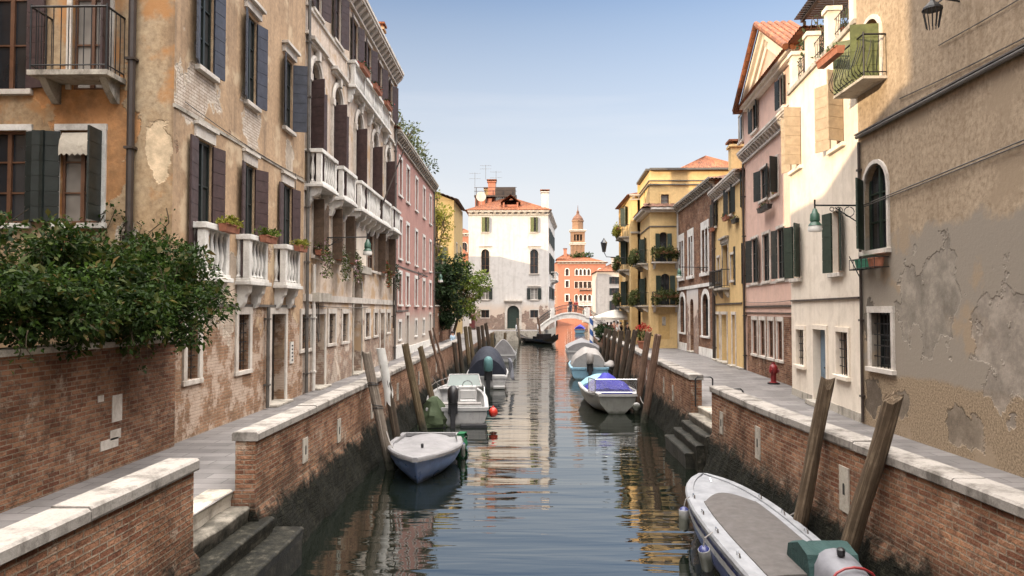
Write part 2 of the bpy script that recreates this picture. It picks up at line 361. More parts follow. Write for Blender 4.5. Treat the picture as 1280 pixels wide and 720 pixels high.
YELLOW = M_plaster('yellow_plaster', (.66,.47,.23), (.60,.42,.20), (.34,.22,.10), stain_k=.35, fine=.25)
WHITE = M_plaster('white_plaster', (.55,.525,.50), (.51,.485,.46), (.36,.32,.29), stain_k=.5, fine=.12, brick=.12, bz=4.2, bk=.20, lower=((.52,.43,.36), 4.6, .5))
PEACH = M_plaster('orange_plaster', (.42,.175,.115), (.38,.155,.10), (.27,.13,.09), stain_k=.25, fine=.15)
MUST = M_plaster('mustard_plaster', (.45,.33,.16), (.40,.29,.14), (.30,.21,.10), stain_k=.4)
GREYW = M_plaster('grey_white_plaster', (.55,.50,.45), (.48,.43,.38), (.30,.26,.23), stain_k=.4)
BRICK = M_brick('red_brick'); BRICKQ = M_brick('quay_brick', 1.15, algae=.86); BRICKR = M_brick('rust_brick', 1.15); BRICKG = M_brick('garden_brick', .95)
STONE = M_stone('istrian_stone', (.62,.575,.52), (.24,.19,.15), .6); STONEW = M_stone('white_stone', (.74,.72,.68), (.28,.25,.22), .5)
STONED = M_stone('worn_stone', (.46,.42,.36), (.10,.085,.07), .8); CAP = M_stone('coping_stone', (.31,.285,.26), (.085,.075,.065), .9, 2.6, .47, .64)
def M_wetstone():
    g = G('wet_step_stone'); z = g.sep(g.pos)[2]
    col = g.ramp(g.noise(g.pos, 4, 7, .7), [(.35, (.10,.09,.075)), (.62, (.24,.215,.18))])
    k = g.maprange(g.ma('ADD', z, g.ma('MULTIPLY', g.noise(g.pos, 4, 6, .7), .4)), 1.05, 1.32, 1, 0)
    col = g.mix(k, col, g.ramp(g.noise(g.pos, 7, 6, .7), [(.35, (.006,.006,.005)), (.55, (.020,.019,.014)), (.7, (.07,.063,.05))]))
    g.P(Base_Color=col, Specular_IOR_Level=.2, Roughness=g.maprange(k, 0, 1, .85, .55), Normal=g.bump(g.noise(g.pos, 14, 6, .7), .8, .02)); return g.m
WETST = M_wetstone()
PAVE = M_paving('trachyte_paving', (.172,.162,.159)); WATER = M_water()
GLASS = M_glass('window_glass'); GLASSB = M_glass('curtained_glass', (.12,.11,.10), .15); DARK = M_paint('dark_interior', (.012,.011,.010), .8)
CURT = M_cloth('curtain_cloth', (.55,.50,.42))
SH_BR = M_paint('brown_shutter_paint', (.050,.027,.026), .6, .4, wear=(.10,.065,.055)); SH_BL = M_paint('slate_shutter_paint', (.045,.048,.065), .5, .4)
SH_GR = M_paint('green_shutter_paint', (.022,.038,.026), .5, .35, wear=(.05,.07,.045)); SH_OL = M_paint('olive_shutter_paint', (.10,.115,.04), .6, .4, wear=(.16,.15,.06))
SH_CR = M_paint('cream_shutter_paint', (.34,.265,.185), .6, .25, wear=(.24,.18,.12)); SH_DK = M_paint('dark_green_shutter_paint', (.014,.020,.018), .5, .35)
SH_LT = M_paint('pale_shutter_wood', (.22,.17,.13), .7, .35); OLDWOOD = M_paint('old_board_wood', (.095,.06,.038), .7, .45, wear=(.19,.13,.085))
FR_BR = M_paint('brown_window_frame', (.12,.055,.028), .5); FR_WH = M_paint('white_window_frame', (.55,.52,.48), .5, .15); FR_RED = M_paint('red_window_frame', (.42,.13,.04), .5)
IRON = M_paint('wrought_iron', (.018,.018,.019), .5, .3, .3); PIPE = M_paint('brown_pipe', (.045,.032,.026), .45, .3); PIPEG = M_paint('grey_pipe', (.10,.09,.08), .55, .3)
DOORG = M_paint('green_door_paint', (.02,.035,.028), .45); DOORK = M_paint('black_door_paint', (.016,.015,.015), .4); DOORB = M_paint('blue_door_paint', (.13,.19,.25), .5); DOORW = M_paint('white_door_paint', (.60,.58,.54), .5, .15); DOORY = M_paint('ochre_door_paint', (.52,.34,.13), .6, .15)
TILES = M_tiles('terracotta_tiles', (.235,.082,.034)); TILESD = M_tiles('old_tiles', (.17,.085,.055))
LEAF = M_leaf('climber_leaves', (.012,.027,.005), (.032,.066,.010), (.075,.13,.022)); LEAFD = M_leaf('dark_leaves', (.012,.025,.010), (.03,.055,.018)); LEAFL = M_leaf('fresh_leaves', (.05,.09,.012), (.14,.19,.025), (.24,.28,.05))
LEAFY = M_leaf('yellow_leaves', (.13,.14,.02), (.26,.25,.04), (.36,.32,.06)); LEAFG = M_leaf('grey_green_leaves', (.05,.065,.03), (.10,.12,.055)); LEAFB = M_leaf('balcony_leaves', (.045,.06,.016), (.10,.115,.035), (.18,.19,.07))
FLR = M_leaf('red_petals', (.30,.010,.012), (.5,.02,.02), trans=.2); FLP = M_leaf('pink_petals', (.35,.14,.2), (.6,.45,.5), trans=.2); FLW = M_leaf('white_petals', (.55,.52,.5), (.75,.72,.72), trans=.2)
BARK = M_wood('tree_bark', (.10,.075,.05), (.2,.155,.11)); POLE = M_wood('mooring_wood', (.115,.085,.05), (.23,.175,.11), True); POLED = M_wood('dark_mooring_wood', (.060,.044,.032), (.13,.098,.07), True)
TERRA = M_paint('terracotta', (.33,.13,.075), .8, .3); REDP = M_paint('hydrant_red', (.20,.016,.018), .45, .35); GRNL = M_paint('lamp_green', (.03,.085,.055), .4); LAMPG = M_paint('frosted_lamp_glass', (.62,.60,.56), .3, .1)
# ---------------------------------------------------------------- the setting: bed, water, quays, paving
PAVZ, CAPZ = 1.26, 2.14
def pl(path, t):                                   # x of a canal edge at a given y
    for (x0,y0),(x1,y1) in zip(path, path[1:]):
        if y0 <= t <= y1: return x0+(x1-x0)*(t-y0)/(y1-y0)
    return path[-1][0] if t > path[-1][1] else path[0][0]
LP = [(-4.15,-12),(-4.1,8),(-4.1,14),(-4.2,30),(-4.3,46),(-4.4,94)]
RP = [(4.9,-12),(4.75,4),(4.66,8),(4.52,11),(4.42,14),(4.42,17.6),(4.6,20.5),(4.85,30),(5.2,40),(5.7,52),(6.3,65),(7.2,80),(9.0,98)]
m = MB(); m.quad((-900,-300,-1.6),(900,-300,-1.6),(900,2400,-1.6),(-900,2400,-1.6)); struct('ground', m, M_stone('canal_mud', (.06,.055,.04), (.02,.02,.015)))
m = MB(); m.quad((-60,-14,0),(60,-14,0),(60,330,0),(-60,330,0)); struct('water', m, WATER)
def notch(path, y0, y1, x): return [p for p in path if p[1] < y0]+[(pl(path,y0),y0),(x,y0),(x,y1),(pl(path,y1),y1)]+[p for p in path if p[1] > y1]
NL, NR = (8.82,10.78,-4.40), (17.52,20.48,4.86)
LQ = notch(LP,*NL)+[(1.9,94),(2.9,101),(4.5,120),(8,205),(8,330),(-70,330),(-70,-12)]
RQ = notch(RP,*NR)+[(12,120),(17,205),(17,330),(70,330),(70,-12)]
m = MB(); m.quad(*[(x,y,PAVZ) for x,y in LQ]); m.quad(*[(x,y,PAVZ) for x,y in RQ]); struct('pavement', m, PAVE)
def quay_face(path, side, seed):
    r = random.Random(seed); m = MB(); pr = [(0,PAVZ-.004),(.0,1.02),(.035,.93),(.065,.84),(.085,.74),(.11,.64),(.13,.54),(.15,.44),(.17,.34),(.20,.24),(.23,.14),(.25,.04),(.27,-.08),(.30,-.3),(.33,-1.6)]
    ys = []; y = path[0][1]
    while y < path[-1][1]: ys.append(y); y += .16 if y < 30 else (.6 if y < 60 else 4)
    ph = [r.uniform(0,6.3) for _ in range(8)]
    wob = lambda y, z: .022*math.sin(y*3.1+ph[0]+z*4)+.018*math.sin(y*7.3+ph[1]-z*6)+.014*math.sin(y*13.7+ph[2]+z*9)
    nt_ = NL if side > 0 else NR; ys = sorted([q for q in ys if not nt_[0] <= q <= nt_[1]]+[path[-1][1], nt_[0], nt_[0]+.001, nt_[1]-.001, nt_[1]]); rows = []
    for y in ys:
        x = nt_[2]-side*.2 if nt_[0] < y < nt_[1] else pl(path, y); rows.append([(x+side*(o+(wob(y,z)+r.uniform(-.014,.014) if -.1 < z < 1.0 else 0)), y, z) for o, z in pr])
    m.grid(rows); return m
struct('quay_wall', quay_face(LP, 1, 1), BRICKQ, smooth=True); struct('quay_wall', quay_face(RP, -1, 2), BRICKQ, smooth=True)
m = MB()
for p in (LQ[9:14], RQ[16:20]):
    for (x0,y0),(x1,y1) in zip(p, p[1:]): m.quad((x0,y0,-1.6),(x1,y1,-1.6),(x1,y1,PAVZ-.003),(x0,y0,PAVZ-.003))
struct('quay_wall', m, STONED)
def sweep(mb, path, prof, side):                   # closed profile (offset towards the canal, z)
    n = len(path); rows = []
    for i, (x,y) in enumerate(path):
        a = Vector(path[max(i-1,0)]); b = Vector(path[min(i+1,n-1)]); t = (b-a).normalized(); nx, ny = t.y*side, -t.x*side
        rows.append([(x+nx*o, y+ny*o, z) for o, z in prof]+[(x+nx*prof[0][0], y+ny*prof[0][0], prof[0][1])])
    mb.grid(rows); mb.quad(*rows[0][:-1]); mb.quad(*rows[-1][:-1][::-1])
def sub(path, y0, y1, step=.5):
    n = max(1, int((y1-y0)/step)); return [(pl(path, y0+(y1-y0)*i/n), y0+(y1-y0)*i/n) for i in range(n+1)]
def parapet(label, path, y0, y1, side, seed, stones):
    r = random.Random(seed); t = thing('parapet_wall', label, 'wall', (pl(path,y0), y0, PAVZ))
    m = MB(); sweep(m, sub(path, y0, y1), [(.004,.9),(.004,2.0),(-.30,2.0),(-.30,.9)], side); obj('brickwork', m, BRICKQ, t)
    m = MB(); y = y0-.03
    while y < y1-.3:
        e = min(y+r.uniform(1.3,2.3), y1+.03)
        if y1-e < .7: e = y1+.03
        dz = r.uniform(-.012,.012); do = r.uniform(-.012,.012)
        p = [(a, b) for a, b in sub(path, y+.006, e-.006, .25)]
        sweep(m, p, [(.045+do,2.0+dz*.2),(.055+do,2.02+dz),(.055+do,2.115+dz),(.03+do,CAPZ+dz),(-.325+do,CAPZ+dz),(-.345+do,2.115+dz),(-.345+do,2.0+dz*.2)], side); y = e
    obj('coping', m, CAP, t)
    for Y, z, h, wd in stones:
        x = pl(path, Y)+side*.004; m = MB(); m.box(min(x,x+side*.022), Y-wd/2, z-h/2, max(x,x+side*.022), Y+wd/2, z+h/2)
        ds = obj('drain_stone', m, STONED, t)
        m = MB(); M = lambda a,b,c: (x+side*(.020+c), Y+a, z+.03+b)
        m.prism([(-.035,-.11),(.035,-.11),(.035,.03),(.02,.055),(-.02,.055),(-.035,.03)], 0, .004, M); obj('drain_hole', m, DARK, ds)
    return t
parapet('brick canal wall with lichened stone coping in the bottom left corner, nearer than the water steps', LP, -8, 8.8, 1, 3, [(7.6,1.0,.12,.1)])
parapet('long brick wall with white stone coping along the left quay under the balconied palazzo', LP, 10.8, 46, 1, 4, [(13.2,1.40,.44,.28),(15.6,1.36,.5,.26),(19.0,1.36,.5,.26),(22.9,1.38,.55,.26),(27.5,1.38,.5,.26),(33,1.38,.5,.26)])
parapet('curving brick wall with dirty stone coping on the right quay behind the two thick leaning posts', RP, -8, 17.5, -1, 5, [(14,1.42,.62,.27),(10.5,1.40,.64,.3),(16.6,1.4,.5,.25)])
parapet('brick wall with white coping on the right quay behind the row of leaning posts', RP, 20.5, 62, -1, 6, [(23.4,1.3,.5,.16),(25.2,1.38,.55,.16),(29.5,1.38,.5,.16),(36,1.38,.5,.16)])
def water_steps(label, path, y0, y1, side, spec, seed):
    r = random.Random(seed); t = thing('water_steps', label, 'steps', (pl(path,(y0+y1)/2), (y0+y1)/2, 0))
    for k, (xa, xb, z, ya, yb) in enumerate(spec):
        m = MB(); n = max(2, int((yb-ya)/.45)); rows = []
        for i in range(n+1):                       # worn, slightly uneven treads
            y = ya+(yb-ya)*i/n; j = r.uniform(-.018,.018); jz = r.uniform(-.014,.014)
            rows.append([(xa, y, -1.2), (xa, y, z+jz), (xb-side*.03+j, y, z+jz), (xb+j, y, z-.03+jz), (xb+j-side*.03, y, z-.17), (xb+j-side*.06, y, -1.2)])
        m.grid(rows); m.quad(*rows[0]); m.quad(*rows[-1][::-1]); obj('tread', m, WETST if z < 1.1 else STONED, t, bevel=.012)
    return t
water_steps('stone steps going down to the water through the gap in the left canal wall', LP, 8.8, 10.8, 1,
    [(-4.80,-4.42,1.275,8.83,10.77),(-4.6,-4.16,1.03,8.83,10.77),(-4.3,-3.88,.80,8.3,11.05),(-4.0,-3.52,.57,8.1,11.3)], 11)
water_steps('mossy stone steps going down to the water through the gap in the right canal wall', RP, 17.5, 20.5, -1,
    [(5.2,4.78,1.275,17.53,20.47),(4.95,4.50,1.09,17.53,20.47),(4.62,4.30,.88,17.7,20.4),(4.5,4.12,.64,17.9,20.7),(4.3,3.92,.40,18.2,20.9)], 12)
# ---------------------------------------------------------------- buildings
def arc(ua, ub, vs, vt, n=10):                     # points of an arch from right spring over the top to the left spring
    c, a = (ua+ub)/2, (ub-ua)/2; return [(c+a*math.cos(math.pi*i/n), vs+(vt-vs)*math.sin(math.pi*i/n)) for i in range(n+1)]
def wall_holes(mb, F, u0, u1, v0, v1, holes, w=0.0):
    hs = [h for h in holes if h[0] < u1 and h[1] > u0]
    us = sorted({u0,u1,*[min(max(h[0],u0),u1) for h in hs],*[min(max(h[1],u0),u1) for h in hs]}); zs = sorted({v0,v1,*[min(max(x,v0),v1) for h in hs for x in h[2:4]]})
    for a, b in zip(us, us[1:]):
        run = None
        for c, d in list(zip(zs, zs[1:]))+[(None,None)]:
            solid = c is not None and not any(h[0] <= (a+b)/2 <= h[1] and h[2] <= (c+d)/2 <= h[3] for h in hs)
            if solid and run is None: run = c
            if not solid and run is not None:
                e = c if c is not None else v1
                mb.quad(F.p(a,run,w), F.p(b,run,w), F.p(b,e,w), F.p(a,e,w)); run = None
    for ua, ub, va, vb, ar, dp in hs:
        i = w-dp; sides = [((ua,va),(ub,va))]
        if ar:
            sp = vb-ar; A = arc(ua, ub, sp, vb)
            for (p, q) in zip(A, A[1:]):
                mb.quad(F.p(*p,w), F.p(p[0],vb,w), F.p(q[0],vb,w), F.p(*q,w)); mb.quad(F.p(*p,w), F.p(*q,w), F.p(*q,i), F.p(*p,i))
            sides += [((ub,va),(ub,sp)), ((ua,sp),(ua,va))]
        else: sides += [((ub,va),(ub,vb)), ((ub,vb),(ua,vb)), ((ua,vb),(ua,va))]
        for p, q in sides: mb.quad(F.p(*p,w), F.p(*q,w), F.p(*q,i), F.p(*p,i))
def shutter(F, wp, m, u, v0, v1, sw, side, ang, r, w0=.03, th=.04):
    """side -1: hinged on the left jamb at u; ang 0 = shut, 180 = flat on the wall"""
    a = R(ang); du, dw = -side*math.cos(a), math.sin(a); nu, nw = dw*side, math.cos(a)
    M = lambda x,y,z: F.p(u+du*x+nu*z, y, w0+dw*x+nw*z)
    mb = MB(); n = max(3, round((v1-v0)/.30)); h = (v1-v0)/n
    mb.box(.01, v0+.01, -th*.3, sw-.01, v1-.01, th*.3, M=lambda x,y,z: M(x,y,z))
    for k in range(n): mb.box(0, v0+k*h+.006, -th/2, sw, v0+(k+1)*h-.006, th/2, M=lambda x,y,z: M(x,y,z))
    return obj('shutter', mb, m, wp)
class Bld:
    def __init__(s, name, label, p0, p1, flip, wallmat, z1, depth, z0=1.15, cat='building', group=None, seed=1):
        s.F = Fr(p0, p1, flip); s.m = wallmat; s.z0, s.z1 = z0, z1; s.depth = depth; s.H = []; s.r = random.Random(seed)
        s.t = thing(name, label, cat, (p0[0], p0[1], PAVZ), 0, group)
    def zone(s, *zs): s.zones = zs
    def win(s, ua, ub, va, vb, arch=0, dp=.13, frame=FR_BR, style='casement', sur=0, surm=STONE, sill=.1, shut=None, ang=(168,168), sw=None,
            head=0, F=None, H=None, glass=GLASS, grille=False, name='window', keyed=True, shv=None):
        F = F or s.F; (s.H if H is None else H).append((ua,ub,va,vb,arch,dp)); L, h = ub-ua, vb-va
        m = MB(); fw = .055; i0, i1 = -dp+.005, -dp+.06
        if style == 'panel':                       # a door leaf
            F.box(m, ua, ub, va, vb, i0, i0+.03)
            F.box(m, ua+.02, ua+L/2-.006, va+.02, vb-.02, i0+.03, i0+.05); F.box(m, ua+L/2+.006, ub-.02, va+.02, vb-.02, i0+.03, i0+.05)
            for c in (ua+L*.13, ua+L*.58):
                for k in range(3): F.box(m, c, c+L*.29, va+h*(.08+.31*k), va+h*(.30+.31*k), i0+.05, i0+.066)
            wp = obj(name, m, frame, s.t)
            if va < 1.45:
                k = MB(); F.box(k, ua-.12, ub+.12, PAVZ+.004, va+.05, -dp+.04, .26); obj('doorstep', k, STONED, wp, bevel=.012)
            k = MB(); q = F.p(ua+L*.5+.07, va+1.0, i0+.08); k.ball(q, .028, .028, .028, 8, 5); obj('handle', k, IRON, wp)
        elif style == 'open':
            F.box(m, ua-.01, ub+.01, va-.01, vb+.01, i0-.35, i0-.3); wp = obj(name, m, DARK, s.t)
        else:
            mid = style in ('casement', 'bars')
            F.box(m, ua, ua+fw, va, vb, i0, i1); F.box(m, ub-fw, ub, va, vb, i0, i1)
            F.box(m, ua+fw, ub-fw, va, va+fw, i0, i1); F.box(m, ua+fw, ub-fw, vb-fw, vb, i0, i1)
            if mid and L > .6: F.box(m, ua+L/2-.04, ua+L/2+.04, va+fw, vb-fw, i0, i1+.01)
            nb = 2 if h > 1.7 else 1
            for k in range(1, nb+1):
                z = va+h*k/(nb+1)
                for a, b in ((ua+fw, ua+L/2-.04), (ua+L/2+.04, ub-fw)): F.box(m, a, b, z-.016, z+.016, i0, i1-.01)
            wp = obj(name, m, frame, s.t)
            g = MB(); g.quad(F.p(ua,va,i0+.012), F.p(ub,va,i0+.012), F.p(ub,vb,i0+.012), F.p(ua,vb,i0+.012)); obj('pane', g, glass, wp)
        if grille:
            g = MB(); n = max(3, round(L/.17)); k2 = max(3, round(h/.24))
            for k in range(1, n): g.tube([F.p(ua+L*k/n, va, -.06), F.p(ua+L*k/n, vb, -.06)], .012, 5)
            for k in range(1, k2): F.box(g, ua, ub, va+h*k/k2-.012, va+h*k/k2+.012, -.066, -.054)
            obj('grille', g, IRON, wp)
        if sur:
            m = MB(); t0, t1 = -.02, .045
            if arch:
                sp = vb-arch; A = arc(ua, ub, sp, vb); B = arc(ua-sur, ub+sur, sp, vb+sur)
                for k in range(len(A)-1):
                    f = [F.p(*A[k],t1), F.p(*B[k],t1), F.p(*B[k+1],t1), F.p(*A[k+1],t1)]; bk = [F.p(*A[k],t0), F.p(*B[k],t0), F.p(*B[k+1],t0), F.p(*A[k+1],t0)]
                    m.add(f+bk, [(0,1,2,3),(1,5,6,2),(0,3,7,4)])
                F.box(m, ua-sur, ua-.002, va, sp, t0, t1); F.box(m, ub+.002, ub+sur, va, sp, t0, t1)
            else:
                F.box(m, ua-sur, ua-.002, va, vb, t0, t1); F.box(m, ub+.002, ub+sur, va, vb, t0, t1); F.box(m, ua-sur-.01, ub+sur+.01, vb+.002, vb+sur*1.25, t0, t1+.006)
            obj('surround', m, surm, wp)
        if head:
            m = MB(); F.box(m, ua-.16, ub+.16, vb+.10, vb+.32, .0, .10); F.box(m, ua-.22, ub+.22, vb+.32, vb+.40, 0, .2); obj('lintel', m, surm, wp)
        if sill:
            m = MB(); F.box(m, ua-max(sur,.1)-.03, ub+max(sur,.1)+.03, va-.11, va-.002, -.05, sill); obj('sill', m, surm, wp, bevel=.01)
        if shut is not None:
            w_ = sw or L/2; z1 = vb-arch*.0 if not arch else vb-arch*.35
            za, zb = shv or (va+.02, z1-.02)
            for sd, a, u in ((-1, ang[0], ua), (1, ang[1], ub)):
                if a is not None: shutter(F, wp, shut, u, za, zb, w_, sd, a+s.r.uniform(-5,4), s.r)
        return wp
    def wp(s, pl_, pr, yt, yb, F=None, w=0.0, **k):   # the same from photo pixels
        F = F or s.F; c = (pl_+pr)/2; return s.win(F.U(pl_), F.U(pr), F.Z(c, yb), F.Z(c, yt), F=F, **k)
    def band(s, z0, z1, w, m, u0=None, u1=None, name='string_course', F=None):
        F = F or s.F; mb = MB(); F.box(mb, 0 if u0 is None else u0, F.L if u1 is None else u1, z0, z1, -.02, w); return obj(name, mb, m, s.t)
    def cornice(s, z, m, out=.42, h=.5, step=.55, F=None, u0=None, u1=None):
        F = F or s.F; a = 0 if u0 is None else u0; b = F.L if u1 is None else u1
        mb = MB(); F.box(mb, a-.05, b+.05, z-.12, z-.02, -.02, out*.3); F.box(mb, a-.1, b+.1, z+h*.55, z+h*.78, -.02, out*.9); F.box(mb, a-.14, b+.14, z+h*.78, z+h, -.02, out)
        c = obj('cornice', mb, m, s.t); u = a+.1; first = None
        while u < b-.1:
            if first is None:
                mb = MB(); mb.prism([(0,z),(out*.28,z),(out*.8,z+h*.42),(out*.8,z+h*.55),(0,z+h*.55)], u, u+step*.42, M=lambda p,q,k: F.p(k,q,p)); first = obj('cornice_bracket', mb, m, c); u_0 = u
            else: inst(first, c, F.d*(u-u_0))
            u += step
    def finish(s, extra=(), back=True, top=True):
        mb = MB(); F = s.F; D = -s.depth; zs = getattr(s, 'zones', ())
        wall_holes(mb, F, 0, F.L, s.z0, s.z1, s.H)
        for Fx, u0, u1, v0, v1, H in extra: wall_holes(mb, Fx, u0, u1, v0, v1, H)
        c = [F.p(0,0,0), F.p(F.L,0,0), F.p(F.L,0,D), F.p(0,0,D)]; done = {e for e in getattr(s, 'open_sides', ())}
        for i in (1,2,3):
            if i in done: continue
            a, b = c[i], c[(i+1)%4]; mb.quad((a.x,a.y,s.z0),(b.x,b.y,s.z0),(b.x,b.y,s.z1),(a.x,a.y,s.z1))
        if top: mb.quad(*[(q.x,q.y,s.z1-.01) for q in c])
        s.wall = obj('wall', mb, s.m, s.t); return s.wall
    def roof(s, rise, over=.4, hip0=True, hip1=True, m=None, z=None, depth=None, u0=0, u1=None):
        """tiled roof: ridge parallel to the front, channels of tiles running down it"""
        F = s.F; z = s.z1 if z is None else z; D = depth or s.depth; u1 = F.L if u1 is None else u1; m = m or TILES
        a, b = u0-over, u1+over; f, k, mid = over, -D-over, -D/2; run = mid-f
        r0 = a+(abs(run) if hip0 else 0); r1 = b-(abs(run) if hip1 else 0)
        if r0 > r1: r0 = r1 = (a+b)/2
        mb = MB()
        def slope(p, q, t0, t1):                   # eave p->q, ridge t0->t1 (all (u,w)); corrugated
            L = math.hypot(q[0]-p[0], q[1]-p[1]); n = max(2, min(260, int(L/.23)*2)); rows = [[],[],[]]
            for i in range(n+1):
                x = i/n; up = .05 if i % 2 else 0
                for j, g in enumerate((0,.5,1)):
                    A = (p[0]+(q[0]-p[0])*x, p[1]+(q[1]-p[1])*x); B = (t0[0]+(t1[0]-t0[0])*x, t0[1]+(t1[1]-t0[1])*x)
                    rows[j].append(F.p(A[0]+(B[0]-A[0])*g, z+.06+rise*g+up, A[1]+(B[1]-A[1])*g))
            mb.grid(rows)
        slope((a,f),(b,f),(r0,mid),(r1,mid)); slope((b,k),(a,k),(r1,mid),(r0,mid)); slope((b,f),(b,k),(r1,mid),(r1,mid)); slope((a,k),(a,f),(r0,mid),(r0,mid))
        mb.quad(F.p(a,z+.02,f), F.p(b,z+.02,f), F.p(b,z+.02,k), F.p(a,z+.02,k))
        o = obj('roof', mb, m, s.t)
        if r1-r0 > .3:
            rg = MB(); rg.tube([F.p(r0,z+.1+rise,mid), F.p(r1,z+.1+rise,mid)], .1, 8); obj('ridge_tiles', rg, m, o)
        return o
    def chimney(s, u, w, z0, z1, size=.6, m=None, pot=True):
        mb = MB(); F = s.F; h = size/2; F.box(mb, u-h, u+h, z0, z1-.35, w-h, w+h); F.box(mb, u-h*1.25, u+h*1.25, z1-.35, z1-.22, w-h*1.25, w+h*1.25)
        c = obj('chimney', mb, m or s.m, s.t); mb = MB()
        for a in (-1,1):
            for b in (-1,1): F.box(mb, u+a*h*.8-.06, u+a*h*.8+.06, z1-.22, z1-.06, w+b*h*.8-.06, w+b*h*.8+.06)
        F.box(mb, u-h*1.35, u+h*1.35, z1-.06, z1+.04, w-h*1.35, w+h*1.35); obj('chimney_cap', mb, TILES, c)
    def pipe(s, u, z0, z1, m=PIPE, r=.06, w=.1, F=None, name='drainpipe'):
        F = F or s.F; mb = MB(); mb.tube([F.p(u,z0,w), F.p(u,z1,w)], r, 8); z = z0+.6
        while z < z1: F.box(mb, u-r-.02, u+r+.02, z, z+.05, 0, w+r+.015); z += 1.8
        obj(name, mb, m, s.t, smooth=True)
BAL = [(.055,0),(.075,.03),(.04,.06),(.035,.10),(.075,.24),(.07,.32),(.035,.52),(.04,.60),(.065,.66),(.055,.70)]
def stone_balcony(b, u0, u1, zf, out=.42, h=1.05, m=STONEW, brackets=None, F=None, nb=None):
    F = F or b.F; mb = MB(); F.box(mb, u0-.06, u1+.06, zf-.17, zf-.07, 0, out+.08); F.box(mb, u0, u1, zf-.07, zf, 0, out+.03)
    n = brackets or 2
    for k in range(n):
        u = u0+.18+(u1-u0-.36)*k/max(1,n-1)
        mb.prism([(0,zf-.75),(.1,zf-.74),(.18,zf-.60),(.2,zf-.48),(out*.62,zf-.44),(out*.85,zf-.36),(out*.95,zf-.17),(0,zf-.17)], u-.11, u+.11, M=lambda p,q,k_: F.p(k_,q,p))
    root = obj('balcony', mb, m, b.t, bevel=.012)
    r = MB(); z = zf; pw = .17                      # rail and corner posts
    F.box(r, u0-.03, u1+.03, zf+h-.13, zf+h, out-.20, out+.05); F.box(r, u0-.03, u0+.2, zf+h-.13, zf+h, .0, out-.20); F.box(r, u1-.2, u1+.03, zf+h-.13, zf+h, 0, out-.20)
    for u in (u0+.01, u1-pw-.01): F.box(r, u, u+pw, zf, zf+h-.13, out-.17, out)
    L = u1-u0-2*pw-.02; mids = int(L/1.9); posts = []
    for k in range(mids):
        u = u0+pw+L*(k+1)/(mids+1); posts.append(u); F.box(r, u-.07, u+.07, zf, zf+h-.13, out-.16, out-.01)
    obj('handrail', r, m, root, bevel=.01)
    bm = MB(); s_ = (h-.13)/.70; bm.lathe([(rr*1.0, zz*s_) for rr, zz in BAL], seg=8); first = obj('baluster', bm, m, root, local=True, smooth=True); loc = []
    n = max(2, int(L/.21))
    for k in range(n):
        u = u0+pw+L*(k+.5)/n
        if all(abs(u-p) > .12 for p in posts): loc.append(F.p(u, zf, out-.085))
    loc.append(F.p(u0+.09, zf, out-.30))
    off = WL[root.name]; first.location = loc[0]-off
    for q in loc[1:]: inst(first, root, q-off)
    return root
def iron_balcony(b, u0, u1, zf, out=.5, h=1.0, m=IRON, slab=STONED, F=None, belly=0.0, scroll=True, step=.13, brk=True):
    F = F or b.F; mb = MB(); F.box(mb, u0-.04, u1+.04, zf-(.10 if brk else .06), zf, 0, out+.04)
    for u in (u0+.15, u1-.15) if brk else (): mb.prism([(0,zf-.5),(.08,zf-.5),(out*.5,zf-.32),(out*.8,zf-.10),(0,zf-.10)], u-.07, u+.07, M=lambda p,q,k: F.p(k,q,p))
    root = obj('balcony', mb, slab, b.t)
    r = MB(); P = [(u0,0),(u0,out),(u1,out),(u1,0)]
    for z, rr in ((zf+h, .022), (zf+.1, .014)):
        for p, q in zip(P, P[1:]): r.tube([F.p(p[0],z,p[1]), F.p(q[0],z,q[1])], rr, 6)
    for p, q in zip(P, P[1:]):
        L = math.hypot(q[0]-p[0], q[1]-p[1]); n = max(2, int(L/step))
        for k in range(n+1):
            x = k/n; u, w_ = p[0]+(q[0]-p[0])*x, p[1]+(q[1]-p[1])*x
            if w_ < .03 and k not in (0,n): continue
            pts = [F.p(u, zf+h*g, w_) for g in (0,.25,.5,.75,1)]
            if belly: pts = [F.p(u+(belly*bb if p[0]==q[0] and False else 0), zf+h*g, w_+(belly*bb if w_ > out-.02 else belly*bb*w_/out)) for g, bb in ((0,.0),(.15,.8),(.3,1.0),(.55,.45),(.8,.0),(1,0))]
            r.tube(pts, .010, 5)
    for p in P[1:3]: r.tube([F.p(p[0],zf,p[1]), F.p(p[0],zf+h+.05,p[1])], .02, 6)
    obj('railing', r, m, root); return root
# ---- leaves and flowers
def leaves(mb, r, n, pos, size, flat=0.0):
    """n bent diamond leaves; pos() gives a point and an outward direction"""
    for _ in range(n):
        p, o = pos(); s_ = size*r.choice((.45,.7,.9,1.0,1.15,1.5))*r.uniform(.85,1.15)
        d = (Vector(o)*.5+Vector((r.gauss(0,.6), r.gauss(0,.6), r.gauss(0,.6)-.25))).normalized(); up = Vector((r.gauss(0,.5), r.gauss(0,.5), 1)).normalized()
        sd = d.cross(up).normalized()*s_*.30; nn = sd.cross(d).normalized()*s_*.12
        p = Vector(p); mb.add([p, p+d*s_*.5+sd+nn, p+d*s_, p+d*s_*.5-sd+nn], [(0,1,2),(0,2,3)])
def blob_pos(r, c, rad, shell=.55):
    def f():
        while True:
            v = Vector((r.gauss(0,1), r.gauss(0,1), r.gauss(0,1)))
            if v.length > .01: break
        v.normalize(); k = r.uniform(shell, 1.0)**.6
        return (c[0]+v.x*rad[0]*k, c[1]+v.y*rad[1]*k, c[2]+v.z*rad[2]*k), v
    return f
